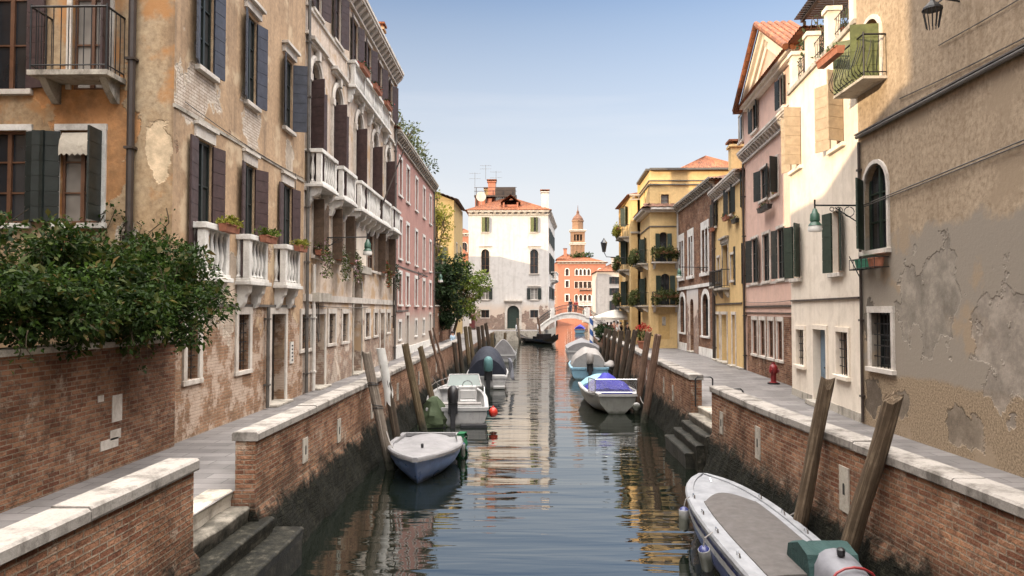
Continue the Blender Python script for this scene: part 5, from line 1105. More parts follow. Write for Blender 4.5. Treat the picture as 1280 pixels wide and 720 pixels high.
for i, (x, y, s_) in enumerate(((6.15,58,.5), (6.4,61,.55), (6.7,64.5,.5))):
    t = thing('shrub', ('dark shrub in a pot at the quay edge, nearest the striped pole','dark shrub in a pot at the quay edge, second past the striped pole','dark shrub in a pot at the quay edge under the white parasol')[i], 'shrub', (x,y,PAVZ)); m = MB(); m.lathe([(.2,0),(.28,.4),(.3,.42),(.25,.42)], (x,y,PAVZ), 10); obj('pot', m, TERRA, t)
    obj('foliage', cloud_of(random.Random(90+i), scatter(90+i,(x,y,2.15),(s_,s_,.55),12,.28), 700, .2, .2), LEAFD if i != 1 else LEAFB, t)
# ---------------------------------------------------------------- street lamps, hydrant, rails
def lamp(label, F, u, z, reach):
    t = thing('street_lamp', label, 'lamp', F.p(u,z,0), 0, 'bracket lamps on the house fronts'); m = MB()
    F.box(m, u-.05, u+.05, z-.45, z+.12, 0, .04); m.tube([F.p(u,z,.02), F.p(u,z+.02,reach)], .022, 6); m.tube([F.p(u,z-.4,.03), F.p(u,z-.25,.25), F.p(u,z-.04,.55)], .015, 5)
    for c, rr in ((.22,.12), (.45,.08), (.62,.05)): m.tube([F.p(u,z-.03-rr+rr*math.cos(a*.6),c+rr*math.sin(a*.6)) for a in range(11)], .011, 5)
    m.tube([F.p(u,z+.16,reach), F.p(u,z-.1,reach)], .02, 6); obj('bracket', m, IRON, t); c = F.p(u,z,reach); m = MB()
    m.lathe([(.03,-.06),(.05,-.08),(.075,-.16),(.11,-.20),(.12,-.36),(.10,-.38),(.15,-.46),(.16,-.48),(.13,-.475)], c, 12); obj('lamp_shade', m, GRNL, t, smooth=True)
    m = MB(); m.lathe([(.145,-.48),(.17,-.56),(.16,-.62),(.05,-.635)], c, 12); obj('lamp_glass', m, LAMPG, t, smooth=True); return t
lamp('green bracket lamp on the palazzo below its long white balcony', B.F, B.F.U(404.5), 6.55, 1.55); lamp('green bracket lamp on the far corner of the rose house', Pk.F, Pk.F.U(523), 6.5, 1.5)
lamp('green bracket lamp on the seam between the beige and the cream house', Wr.F, .05, 6.5, 1.02); lamp('bracket lamp on the brick house beside the narrow yellow house', Br.F, 1.6, 6.45, 1.7)
t = thing('lantern', 'old glazed lantern on an arm beside the yellow wing', 'lantern', FW.p(3.5,9.3,0)); m = MB(); m.tube([FW.p(3.5,8.4,0), FW.p(3.5,8.5,1.7), FW.p(3.5,8.9,1.9)], .035, 6); obj('bracket', m, IRON, t); c = FW.p(3.5,8.9,1.9); m = MB(); m.lathe([(.14,0),(.27,.75),(.30,.78),(.10,1.05),(.03,1.2)], c, 6); obj('lantern_glass', m, GLASS, t)
t = thing('fire_hydrant', 'dark red fire hydrant on the right quay against the pink house', 'hydrant', (9.0,26.7,PAVZ)); c = (9.0,26.7,PAVZ); m = MB(); m.lathe([(.16,.0),(.16,.07),(.10,.09),(.10,.40)], c, 12); m.lathe([(.15,.40),(.16,.46),(.15,.62),(.12,.68),(.05,.74)], c, 12); m.box(8.95,26.65,1.98,9.05,26.75,2.06)
for a in range(3): x, y = math.cos(a*2.1-2.4)*.2, math.sin(a*2.1-2.4)*.2; m.tube([(9.0+x*.4,26.7+y*.4,PAVZ+.5),(9.0+x,26.7+y,PAVZ+.5)], .06, 8)
obj('body', m, REDP, t, smooth=True); m = MB(); m.lathe([(.22,-.0),(.22,.05)], c, 12); obj('foot', m, IRON, t)
for lab, x0, x1, y in (('dark iron hand rail across the far side of the right-hand water steps gap', 4.70, 5.18, 20.4), ('dark iron hand rail across the near side of the right-hand water steps gap', 4.66, 5.12, 17.35)):
    t = thing('hand_rail', lab, 'railing', (x0,y,PAVZ), 0, 'rails at the water steps'); m = MB(); m.tube([(x0,y,PAVZ),(x0,y,PAVZ+.78),(x0+.06,y,PAVZ+.83),(x1-.06,y,PAVZ+.83),(x1,y,PAVZ+.78),(x1,y,PAVZ)], .022, 8); obj('bar', m, IRON, t, smooth=True)
# mailboxes / bell plate between the ochre house door and the corner of the palazzo
q = A.F.p(A.F.U(366),2.75,0); t = thing('doorbell', 'pale door-bell plate on the wall right of the ochre house door', 'doorbell', q); m = MB(); A.F.box(m, A.F.U(362.5), A.F.U(366), 2.35, 3.0, 0, .04); pn = obj('plate', m, STONEW, t); m = MB()
for k in range(5): A.F.box(m, A.F.U(363.5), A.F.U(365), 2.42+.11*k, 2.47+.11*k, .04, .05)
islands('button', m, IRON, pn)
# flag pole on the balcony
p0, p1 = B.F.p(yb(B,33.0),8.6,.5), B.F.p(yb(B,33.6),11.6,1.5); t = thing('flag_pole', 'slanting dark flag pole tied to the long palazzo balcony', 'pole', p0); m = MB(); m.tube([p0,p1], [.04,.03], 6); m.ball(p1, .06,.06,.06, 8, 5); obj('shaft', m, PIPE, t)
# ---------------------------------------------------------------- mooring posts
def post(label, base, top, r0=.13, r1=.11, mat=POLE, seed=1, group='mooring posts along the canal walls', ragged=.05, name='mooring_post'):
    r = random.Random(seed); b, e = Vector((base[0],base[1],-1.3)), Vector(top); b0 = Vector((base[0],base[1],0)); d = (e-b0); q_ = d.to_track_quat('Z','Y'); ext = 1.3/max(.5,d.z)*d.length; m = MB(); n = 9; seg = 14
    pts = [Vector((r.gauss(0,.006),r.gauss(0,.006),-ext+(ext+d.length)*k/n)) for k in range(n+1)]; rings = []
    lob = [1+r.uniform(-.05,.05) for _ in range(seg)]
    for k, p in enumerate(pts):
        rr = r0+(r1-r0)*k/n; rings.append([p+Vector((math.cos(a*2*math.pi/seg)*rr*lob[a]*(1+r.uniform(-.03,.03)), math.sin(a*2*math.pi/seg)*rr*lob[a], (r.uniform(-ragged,ragged) if k == n else 0))) for a in range(seg)])
    m.add([q for g in rings for q in g], [(k*seg+a,k*seg+(a+1)%seg,(k+1)*seg+(a+1)%seg,(k+1)*seg+a) for k in range(n) for a in range(seg)])
    m.add([q for q in rings[-1]]+[pts[-1]+Vector((0,0,ragged*.3))], [(a,(a+1)%seg,seg) for a in range(seg)])
    o = obj(name, m, mat); o.location = b0; o.rotation_mode = 'QUATERNION'; o.rotation_quaternion = q_; o.data.polygons.foreach_set('use_smooth',[True]*len(o.data.polygons)); o.data.set_sharp_from_angle(angle=R(50)); return tag(o, label, 'post', group)
def ppx(Y, bx, tx, ty, by=None): b = at_z(bx, 0, 0) if False else None; return ((bx-660)/900*Y, Y), ((tx-660)/900*Y, Y+.05, CAMZ-(ty-388)/900*Y)
def pp(label, Y, bx, tx, ty, **k): b, t_ = ppx(Y, bx, tx, ty); return post(label, b, t_, **k)
PA = M_wood('near_post_wood', (.13,.092,.06), (.29,.22,.15), True, grain=(20,20,.55)); POLEL = M_wood('pale_post_wood', (.19,.155,.125), (.34,.295,.245), True); POLER = M_wood('reddish_post_wood', (.14,.085,.06), (.25,.17,.125), True)
post('thick split wooden post leaning on the right canal wall beside the covered boat', (4.16,11.55), (4.43,10.8,2.90), r0=.13, r1=.10, mat=PA, seed=1, ragged=.09); post('thick dark weathered post leaning on the right canal wall, nearer than the split one', (4.22,10.15), (4.55,9.1,2.88), r0=.135, r1=.105, mat=PA, seed=2, ragged=.10)
pp('tall grey post with wires round it, standing by the small blue boat', 18, 489, 457, 441, r0=.13, r1=.115, mat=POLEL, seed=3); p2 = pp('black post with a ragged white wrapping on its top half', 19.5, 501, 475, 437, r0=.115, r1=.10, mat=POLED, seed=4)
b, e = ppx(19.5, 501, 475, 437); b = Vector((b[0],b[1],0)); e = Vector(e); m = MB(); rw = random.Random(8); rows = []
for k in range(9):
    p = b.lerp(e, .56+.45*k/8); rows.append([p+Vector((math.cos(a*math.pi/6)*(.118+rw.uniform(-.01,.014)), math.sin(a*math.pi/6)*(.118+rw.uniform(-.01,.014)), -rw.uniform(0,.28) if k == 0 else 0)) for a in range(12)])
    rows[-1].append(rows[-1][0])
m.grid(rows); m.quad(*rows[-1][:-1]); t = thing('post_wrapping', 'ragged white plastic sheet wrapped round the top of the black post', 'sheet', b.lerp(e,.6)); obj('sheet', m, M_cloth('white_plastic_sheet', (.44,.43,.41), .5), t, smooth=True)
pp('olive brown post next after the white-wrapped one', 22.8, 531, 505.5, 431, mat=POLE, seed=5); pp('olive brown post between the motor boat and the left wall', 27, 545, 525, 434, mat=POLE, seed=6)
pp('thin slanting pole against the left wall, lower of the pair', 30.5, 560, 537, 414, r0=.07, r1=.06, mat=POLER, seed=7); pp('thin slanting pole against the left wall, taller of the pair', 32, 566, 541, 410, r0=.06, r1=.05, mat=POLER, seed=8)
L_ = (('short dark post just past the pair of thin poles',40,573,567.5,428,.13,POLED), ('tall dark post beside the short one, past the thin poles',43,579,573,416,.13,POLED), ('left one of the two brown posts rising behind the navy boat canopy',48,587.5,581.5,408.5,.14,POLE), ('right one of the two brown posts rising behind the navy boat canopy',51,592.5,586.5,408.5,.14,POLE), ('first of three dark posts before the white house quay, counted from the left bank',60,601,597.5,408.5,.17,POLED), ('second of three dark posts before the white house quay, counted from the left bank',64,606,602.5,407,.17,POLED), ('tallest and last of the three dark posts before the white house quay',68,613,607,404,.19,POLED), ('low thick stump in the water left of the white-covered boat',66,616,615,416,.17,POLE), ('low thick stump in the water in front of the white house door',80,631.5,631.5,416,.18,POLE), ('bleached slender post before the white house door',90,650,646.5,398,.16,POLEL), ('slender post leaning by the footbridge foot',91,677,672,397,.15,POLER))
for i, (lab, Y, bx, tx, ty, rr, mt) in enumerate(L_): pp(lab, Y, bx, tx, ty, r0=rr, r1=rr*.9, mat=mt, seed=20+i)
R_ = (('pale reddish post nearest the camera in the row behind the blue-tarp boat',25.6,804,822,418,.14,POLER), ('pale reddish post second nearest in the row behind the blue-tarp boat',28,794,810,415.5,.135,POLER), ('dark post third from the blue-tarp boat in the right-bank row',33,778,793.5,413,.14,POLED), ('dark post fourth from the blue-tarp boat in the right-bank row',35.5,773,785.5,413,.14,POLED), ('dark post fifth from the blue-tarp boat in the right-bank row',39,767,776.5,414,.145,POLED), ('dark post sixth from the blue-tarp boat in the right-bank row',43.5,761.5,768.5,413,.15,POLED), ('dark post seventh from the blue-tarp boat in the right-bank row',49,757,762,412,.15,POLED), ('last and farthest dark post in the right-bank row',53,752.5,757,411,.15,POLED))
for i, (lab, Y, bx, tx, ty, rr, mt) in enumerate(R_): pp(lab, Y, bx, tx, ty, r0=rr, r1=rr*.88, mat=mt, seed=40+i)
# the blue and white striped pole
x, y = 5.05, 57.5; m = MB(); seg = 16; rows = []
for k in range(70): z = -.5+k*.055; rows.append([(x+math.cos(a*2*math.pi/seg+.0)*.15, y+math.sin(a*2*math.pi/seg)*.15, z) for a in range(seg+1)])
m.grid(rows); m.ball((x,y,3.36), .16,.16,.14, 12, 6)
g = G('striped_pole_paint'); s_ = g.sep(g.ob); an_ = g.ma('ARCTAN2', s_[1], s_[0]); v = g.ma('FRACT', g.ma('ADD', g.ma('MULTIPLY', an_, 1/(2*math.pi)), g.ma('MULTIPLY', s_[2], 1.15)))
g.P(Base_Color=g.mix(g.ma('GREATER_THAN', v, .5), (.03,.09,.28), (.68,.67,.66)), Roughness=.4)
t = thing('striped_pole', 'blue and white spiral striped mooring pole before the footbridge', 'pole', (x,y,0)); obj('shaft', m, g.m, t, smooth=True)
# ---------------------------------------------------------------- parasols and people
def parasol(label, x, y, w_, h, rot=0.0):
    t = thing('parasol', label, 'parasol', (x,y,PAVZ), rot); m = MB(); m.tube([(0,0,0),(0,0,h)], .03, 8); m.lathe([(.3,0),(.3,.06),(.05,.1)], seg=12); obj('pole', m, IRON, t, local=True); m = MB(); rows = []
    n = 8; P = []
    for i in range(4):
        a, b_ = [(-1,-1),(1,-1),(1,1),(-1,1),(-1,-1)][i:i+2]
        for k in range(n): f = k/n; P.append(((a[0]+(b_[0]-a[0])*f)*w_/2, (a[1]+(b_[1]-a[1])*f)*w_/2))
    P.append(P[0]); rows.append([(p[0],p[1],h-.85) for p in P])
    for s_, dz in ((1.0,-.62),(.75,-.44),(.5,-.27),(.25,-.1),(.03,0)): rows.append([(p[0]*s_,p[1]*s_,h+dz-.04*s_*math.sin(i*math.pi/n)**2) for i, p in enumerate(P)])
    m.grid(rows); obj('canopy', m, M_cloth('parasol_cloth', (.68,.63,.55)), t, local=True, smooth=True); return t
parasol('white square parasol over the café tables on the right quay, the nearer one', 7.6, 62, 3.4, 2.75, .1); parasol('white square parasol over the café tables on the right quay, farther and partly hidden', 8.2, 68, 3.4, 2.75, .05)
SKIN = M_paint('skin', (.42,.25,.18), .5, .1); HAIRM = M_paint('dark_hair', (.025,.018,.014), .6); CL = [M_cloth('cloth_%s' % n_, c_) for n_, c_ in (('navy',(.03,.04,.09)),('white',(.6,.58,.55)),('grey',(.16,.16,.17)),('rose',(.40,.17,.15)),('black',(.02,.02,.022)),('sky',(.30,.40,.48)),('sand',(.40,.32,.22)),('red',(.30,.04,.04)))]
def skin_mesh(name, V, E_, rad, mt, par, root=0):
    me = bpy.data.meshes.new(name); me.from_pydata(V, E_, []); me.materials.append(mt); o = bpy.data.objects.new(name, me); C.objects.link(o); o.parent = par
    md = o.modifiers.new('skin', 'SKIN'); md.use_smooth_shade = True
    for i, q in enumerate(rad): me.skin_vertices[0].data[i].radius = (q,q) if not isinstance(q, tuple) else q
    me.skin_vertices[0].data[root].use_root = True; s_ = o.modifiers.new('subdivision', 'SUBSURF'); s_.levels = 1; s_.render_levels = 1; return o
def person(label, x, y, z, rot, shirt, trousers, pose='stand', seed=1, group=None, h=1.72):
    r = random.Random(seed); t = thing('person', label, 'person', (x,y,z), rot, group); k = h/1.72; st = .14 if pose == 'walk' else .0
    hip = .92 if pose != 'sit' else .47
    def v(a,b,c): return (a*k,b*k,c*k)
    sh = hip+.50; hd = hip+.70
    body = [v(0,0,hip), v(0,0,hip+.22), v(0,0,sh-.08), v(.01,0,sh+.08), v(.02,0,hd), v(.03,0,hd+.11)]; E_ = [(0,1),(1,2),(2,3),(3,4),(4,5)]; rad = [.13,.12,.14,.055,.095,.07]; arms = []
    for s_ in (-1,1):
        i = len(body); sw = r.uniform(-.15,.25); fw = .25 if pose == 'sit' else sw
        body += [v(0,s_*.19,sh), v(-.02+fw*.3,s_*.24,sh-.28), v(.06+fw*.9,s_*.24,sh-.52), v(.09+fw,s_*.23,sh-.62), v(.10+fw,s_*.225,sh-.69)]; E_ += [(2,i),(i,i+1),(i+1,i+2),(i+2,i+3),(i+3,i+4)]; rad += [.062,.047,.032,.036,.02]; arms.append(i)
        j = len(body)
        if pose == 'sit': body += [v(.02,s_*.1,hip-.02), v(.42,s_*.11,hip), v(.43,s_*.11,.09), v(.60,s_*.12,.04)]
        else: f = s_*st; body += [v(0,s_*.095,hip-.06), v(.03+f*.8,s_*.10,.50), v(-.03+f*1.6,s_*.105,.09), v(.14+f*1.6,s_*.12,.04)]
        E_ += [(0,j),(j,j+1),(j+1,j+2),(j+2,j+3)]; rad += [.088,.058,.042,.035]
    rad = [q*k for q in rad]; skin_mesh('body', body, E_, rad, SKIN, t)
    idx = [0,1,2]+[a+o for a in arms for o in (0,1,2)]; mp_ = {a:i for i,a in enumerate(idx)}; skin_mesh('shirt', [body[i] for i in idx], [(mp_[a],mp_[b_]) for a,b_ in E_ if a in mp_ and b_ in mp_], [rad[i]*1.14+.012 for i in idx], shirt, t)
    legs = [0]+[a+5+o for a in arms for o in (0,1,2)]; mp_ = {a:i for i,a in enumerate(legs)}; skin_mesh('trousers', [body[i] for i in legs], [(mp_[a],mp_[b_]) for a,b_ in E_ if a in mp_ and b_ in mp_], [rad[i]*1.13+.012 for i in legs], trousers, t)
    m = MB(); c = body[4]; m.ball((c[0]-.015,c[1],c[2]+.05*k), .105*k,.10*k,.115*k, 12, 7); obj('hair', m, HAIRM if seed % 3 else CL[2], t, local=True, smooth=True); m = MB(); m.ball((c[0]+.10*k,0,c[2]+.0), .022,.016,.024, 6, 4); return t
cafe = ((754,60,'stand',0,4,'person in a navy top standing at the quay edge, farthest left by the parasol'), (759,63,'walk',1,2,'person in a white top and grey trousers under the parasol'), (763.5,61,'stand',6,0,'person in a sand coloured top standing under the parasol'), (767,66,'walk',3,4,'person in a rose top walking below the parasol'), (771.5,60,'stand',1,6,'person in a white top and sand trousers below the parasol edge'), (775.5,64,'walk',0,2,'person in a navy top and grey trousers behind the dark posts'), (779,67,'stand',5,4,'person in a pale blue top standing near the yellow wing'), (783.5,58,'walk',4,4,'person all in black walking nearest along the café quay'), (787.5,69,'stand',1,0,'person in a white top and navy trousers beside the yellow wing wall'), (800,62,'walk',7,4,'person in a red top walking close to the yellow house'))
for i, (px, Y, po, a, b_, lab) in enumerate(cafe): person(lab, (px-660)/900*Y, Y, PAVZ, (i*1.7) % 6.28, CL[a], CL[b_], po, i+1, 'people on the café quay', 1.62+.03*(i % 5))
for i, (px, a, b_, lab) in enumerate(((713,4,0,'person in black at the footbridge railing'), (719.5,7,4,'person in a red top at the footbridge railing'))): x = (px-660)/900*97.6; person(lab, x, 97.6, zt(x), -1.6, CL[a], CL[b_], 'stand', 20+i)
x, y = -5.05, 48.5; t = thing('stone_bench', 'low stone bench on the left quay by the rust red wall', 'bench', (x,y,PAVZ)); m = MB(); m.box(x-.3,y-.7,PAVZ+.36,x+.25,y+.7,PAVZ+.44); m.box(x-.25,y-.55,PAVZ,x+.2,y-.4,PAVZ+.36); m.box(x-.25,y+.4,PAVZ,x+.2,y+.55,PAVZ+.36); obj('slab', m, STONED, t); person('person with dark hair and a pale shirt sitting on the left quay', x-.05, y, PAVZ, -.5, CL[5], CL[2], 'sit', 31)
t = thing('terrace_plants', 'vines and leafy plants on the roof terrace of the cream house', 'plants', Wr.F.p(4,11,-.6)); r = random.Random(77)
obj('foliage', cloud_of(r, [(Wr.F.p(r.uniform(3.0,5.9), r.uniform(11.2,12.6), r.uniform(-1.1,-.3)), (.3,.3,.3)) for _ in range(26)], 1800, .10, .1), LEAFG, t)
m = MB()
for k in range(10):
    p = Wr.F.p(r.uniform(3.2,5.8), 11.0, r.uniform(-.9,-.4)); m.tube([p, p+Vector((r.uniform(-.2,.2), r.uniform(-.3,.3), .9)), p+Vector((r.uniform(-.3,.3), r.uniform(-.5,.5), 1.8))], .015, 4)
obj('stem', m, BARK, t)

t = thing('wire_wraps', 'rusty wire wound twice round the tall grey post by the small blue boat', 'wire', (0,0,0)); m = MB(); (bx_, by_), te = ppx(18, 489, 457, 441); b0_, e_ = Vector((bx_,by_,0)), Vector(te)
for f in (.52,.545,.72,.735):
    c_ = b0_.lerp(e_, f); m.tube([c_+Vector((math.cos(a*math.pi/6)*.135, math.sin(a*math.pi/6)*.135, .03*math.sin(a*math.pi/6+f*30))) for a in range(13)], .010, 5)
obj('wire', m, IRON, t)
m = MB()
m.tube(bez(B.F.p(.3,7.7,.05), B.F.p(15.9,7.65,.05), .12), .012, 5); m.tube(bez(B.F.p(.2,4.15,.05), B.F.p(9.5,4.1,.05), .06), .014, 5); m.tube([B.F.p(1.4,4.2,.05), B.F.p(1.38,3.4,.07), B.F.p(1.5,2.9,.09), B.F.p(1.62,3.4,.08), B.F.p(1.6,4.2,.05)], .02, 6); obj('cable', m, PIPEG, B.t)
m = MB(); m.tube(bez(A.F.p(.4,8.3,.04), A.F.p(8.6,8.2,.04), .1), .010, 5); m.tube([A.F.p(7.7,4.1,.04), A.F.p(7.7,8.2,.04)], .012, 5); obj('cable', m, PIPEG, A.t)
m = MB(); m.tube([Pk.F.p(.6,6.4,.05), Pk.F.p(.6,3.9,.05), Pk.F.p(3.0,3.9,.05)], .02, 5); obj('cable', m, PIPEG, Pk.t)
m = MB(); m.tube(bez(Pr.F.p(.2,4.4,.05), Pr.F.p(9.3,4.35,.05), .1), .012, 5); obj('cable', m, PIPEG, Pr.t)
# ---------------------------------------------------------------- a thing of one single mesh needs no empty above it
bpy.context.view_layer.update()
for o in list(C.objects):
    if o.parent is None and o.type == 'EMPTY' and len(o.children) == 1 and not o.children[0].children and 'category' in o:
        c = o.children[0]; mw = c.matrix_world.copy(); nm = o.name; props = {k: o[k] for k in ('label','category','group') if k in o}
        c.parent = None; c.matrix_world = mw; bpy.data.objects.remove(o); c.name = nm
        for k, v in props.items(): c[k] = v
# ---------------------------------------------------------------- boats (local: x towards the bow, z up from the waterline)
def M_hull(name, c, rough=.3):
    g = G(name); z = g.sep(g.ob)[2]; col = g.ramp(g.noise(g.ob, 2.5, 6, .6), [(.3, sc(c,.8)), (.7, sc(c,1.08))])
    st = g.noise(g.map(g.ob, (5,5,.7)), 1, 5, .65); col = g.mix(g.ramp(st, [(.54,0),(.72,.5)]), col, sc(c,.45))
    col = g.mix(g.ramp(g.noise(g.ob, 16, 5, .7), [(.62,0),(.72,.45)]), col, (.10,.09,.08))
    k = g.maprange(g.ma('ADD', z, g.ma('MULTIPLY', g.noise(g.ob, 5, 5, .65), .16)), .10, .22, 1, 0); col = g.mix(g.ma('MULTIPLY', k, .85), col, (.045,.05,.03))
    g.P(Base_Color=col, Roughness=g.maprange(g.noise(g.ob, 4, 4), .3, .7, rough*.8, rough*1.6), Normal=g.bump(g.noise(g.ob, 9, 4), .08, .01)); return g.m
HW_ = M_hull('white_gelcoat', (.38,.375,.37)); HBL = M_hull('blue_gelcoat', (.19,.30,.60)); HNV = M_hull('navy_gelcoat', (.03,.038,.13), .25); HSK = M_hull('sky_gelcoat', (.20,.36,.47)); HOL = M_hull('grey_gelcoat', (.36,.36,.325), .35); HBK = M_paint('gondola_black', (.010,.010,.011), .2, .2, obj=True)
GRAYP = M_paint('grey_nonslip', (.072,.064,.061), .9, .25, obj=True, scale=9); BLK = M_paint('black_plastic', (.016,.016,.018), .4, .3, obj=True); DECKG = M_paint('pale_deck', (.215,.22,.235), .5, .3, obj=True, scale=4); RUB = M_paint('grey_rubber', (.07,.07,.075), .6, obj=True); CHROME = M_paint('steel', (.6,.6,.6), .25, .1, 1.0, obj=True)
TP_W = M_cloth('white_tarp', (.21,.205,.21), .7); TP_N = M_cloth('navy_tarp', (.018,.021,.032), .7); TP_B = M_cloth('blue_tarp', (.035,.035,.27), .6); TP_G = M_cloth('green_tarp', (.05,.068,.036), .7); TP_D = M_cloth('dark_green_tarp', (.022,.048,.046), .7); TP_E = M_cloth('grey_tarp', (.235,.22,.21), .65); TP_T = M_cloth('teal_cover', (.075,.16,.165), .6); TP_S = M_cloth('sky_tarp', (.20,.36,.44), .6); NETG = M_cloth('green_net', (.02,.11,.05), .9)
class Boat:
    def __init__(s, name, label, loc, rot, L, B, H, hullm, railm, stern=.88, p=2.3, q=.75, rake=.35, sheer=.35, tip=.03, cat='boat', group='moored boats', keel=.2, flare=.16, stripe=None):
        s.t = thing(name, label, cat, (loc[0],loc[1],0), rot, group); s.L, s.B, s.H = L, B, H; s.st, s.p, s.q, s.rake, s.sh, s.tip = stern, p, q, rake, sheer, tip
        N = 22; rows = []; s.N = N
        for i in range(N+1):
            t_ = i/N; b, g = s.b(t_), s.g(t_); ri = t_**4; pr = [(b,g),(b*(1-flare*.15),g*.62),(b*(1-flare*.6),.16+.25*ri*g),(b*(1-flare*1.6),-.05+.3*ri*g),(b*.35,-keel*.7),(0,-keel)]
            pr = pr+[(-y,z) for y,z in pr[-2::-1]]; rows.append([(s.x(t_,z), y, z) for y,z in pr])
        m = MB(); m.grid(rows); m.quad(*rows[0][::-1]); m.quad(*rows[-1]); s.hull = obj('hull', m, hullm, s.t, local=True, smooth=True)
        m = MB(); rr = []
        for i in range(N+1):
            t_ = i/N; b, g = s.b(t_), s.g(t_); rr.append([(s.x(t_,g)+(.03 if i == N else 0), y, z) for y, z in ((b+.035,g-.07),(b+.045,g),(b+.02,g+.035),(max(0,b-.10),g+.035),(max(0,b-.11),g-.03))])
        m.grid(rr); m.grid([[(a,-b,c) for a,b,c in w_] for w_ in rr]); x0 = rr[0]; m.quad(*x0); m.quad(*[(a,-b,c) for a,b,c in x0])
        e = rr[-1]; m.add(e+[(a,-b,c) for a,b,c in e], [(0,1,6,5),(1,2,7,6),(2,3,8,7)]); g = s.g(0); m.box(s.x(0,g)-.03,-s.b(0),g-.08,s.x(0,g)+.09,s.b(0),g+.037); s.rail = obj('gunwale', m, railm, s.t, local=True, smooth=True)
        if stripe:
            m = MB(); a = []
            for i in range(N+1):
                t_ = i/N; b, g = s.b(t_), s.g(t_); a.append([(s.x(t_,g*.72)+(.012 if i == N else 0), b*(1-flare*.12)+.012, g*.72), (s.x(t_,g*.56)+(.012 if i == N else 0), b*(1-flare*.24)+.014, g*.56)])
            m.grid(a); m.grid([[(x,-y,z) for x,y,z in w_] for w_ in a]); obj('stripe', m, stripe, s.hull, local=True)
    def b(s, t): 
        f = s.st+(1-s.st)*min(1,t/.4)**.8
        if t > .42: f *= max(s.tip*2/s.B, (1-((t-.42)/.58)**s.p)**s.q if t < 1 else 0)
        return s.B/2*f
    def g(s, t): return s.H*(1+s.sh*t*t)
    def x(s, t, z=0): return -s.L/2+s.L*t+s.rake*t**3*max(0,z)/s.H-(.06*z/s.H if t == 0 else 0)
    def deck(s, t0, t1, mt, dz=.0, crown=.04, inset=.09, name='deck', n=14, dome=None, wr=0.0, seed=1, smooth=True, ends=True, skirt=0.0):
        r = random.Random(seed); m = MB(); rows = []
        for i in range(n+1):
            t_ = t0+(t1-t0)*i/n; b = max(.01,s.b(t_)-inset); row = []; K = 14
            if skirt: row.append((s.x(t_,s.g(t_)), -b-.01, s.g(t_)+dz-skirt))
            for k in range(K+1):
                y = -1+2*k/K; d = crown*(1-y*y)
                if dome: d = dome(i/n, y)
                row.append((s.x(t_,s.g(t_)), b*y, s.g(t_)+dz+d+(r.uniform(-wr,wr) if 0 < k < K else 0)))
            if skirt: row.append((s.x(t_,s.g(t_)), b+.01, s.g(t_)+dz-skirt))
            rows.append(row)
        m.grid(rows)
        if ends: m.quad(*[(x,y,z) for x,y,z in rows[0]][::-1]); m.quad(*rows[-1])
        return obj(name, m, mt, s.t, local=True, smooth=smooth)
    def part(s, name, m, mt, par=None, smooth=False, bevel=0): return obj(name, m, mt, par or s.t, local=True, smooth=smooth, bevel=bevel)
    def world(s, x, y, z):
        c, n = math.cos(s.t.rotation_euler.z), math.sin(s.t.rotation_euler.z); return Vector((s.t.location.x+c*x-n*y, s.t.location.y+n*x+c*y, z))
    def liner(s, z0, mt, t0=.02, t1=.9):
        m = MB(); rows = []
        for i in range(15):
            t_ = t0+(t1-t0)*i/14; b, g = s.b(t_)-.09, s.g(t_); rows.append([(s.x(t_,g), b, g-.02), (s.x(t_,z0), b*.86, z0), (s.x(t_,z0), -b*.86, z0), (s.x(t_,g), -b, g-.02)])
        m.grid(rows); m.quad(*rows[0]); m.quad(*rows[-1]); return s.part('inner_liner', m, mt)
    def outboard(s, y=0.0, tilt=0.35, cowl=BLK, k=1.0, rise=.0):
        g = s.g(0); x0 = s.x(0,g)-.12; ca, sa = math.cos(tilt), math.sin(tilt)
        M = lambda x,y_,z: (x0-(x*ca*0+(-x))*k*ca*1.0*(-1)*-1+0 if False else x0+(x*ca-z*sa)*k*1.0, y+y_*k, g+rise+(x*sa+z*ca)*k)
        m = MB(); m.box(-.10,-.07,-.75,.06,.07,.08,M); m.box(-.16,-.05,-1.0,.10,.05,-.70,M); m.box(.02,-.14,-.25,.16,.14,.10,M); root = s.part('outboard_motor', m, BLK, bevel=.015)
        m = MB(); prof = [(.05,.06),(.17,.09),(.20,.2),(.20,.38),(.17,.50),(.10,.57),(.02,.59)]; m.lathe(prof, seg=14, M=lambda x,y_,z: M(x*1.25-.06, y_*.82, z)); s.part('cowl', m, cowl, root, smooth=True)
        m = MB()
        for a in range(3): an = a*2.094; m.box(-.02,-.04,.03,.02,.04,.16, M=lambda x,y_,z: M(-.20+x, (y_*math.cos(an)-z*math.sin(an)), -.88+(y_*math.sin(an)+z*math.cos(an))))
        s.part('propeller', m, CHROME, root); return root
def fender(label, p, tilt=(0,0), h=.42, r_=.085):
    t = thing('fender', label, 'fender', p, 0, 'fenders hung on the boats'); m = MB(); d = Vector((tilt[0],tilt[1],1)).normalized(); p = Vector(p); m.tube([p-d*h*.40,p-d*h*.38,p+d*h*.38,p+d*h*.40], [r_*.8,r_,r_,r_*.8], 12); obj('body', m, HW_, t, smooth=True)
    for s_ in (-1,1): m = MB(); m.tube([p+d*s_*h*.385,p+d*s_*h*.45,p+d*s_*h*.5], [r_*.95,r_*.7,r_*.3], 12); obj('end_cap', m, HNV, t, smooth=True)
    m = MB(); m.tube([p+d*h*.48, p+d*h*.6+Vector((.03,0,.08)), p+Vector((.10,0,h*.9))], .010, 5); obj('cord', m, TP_E, t)
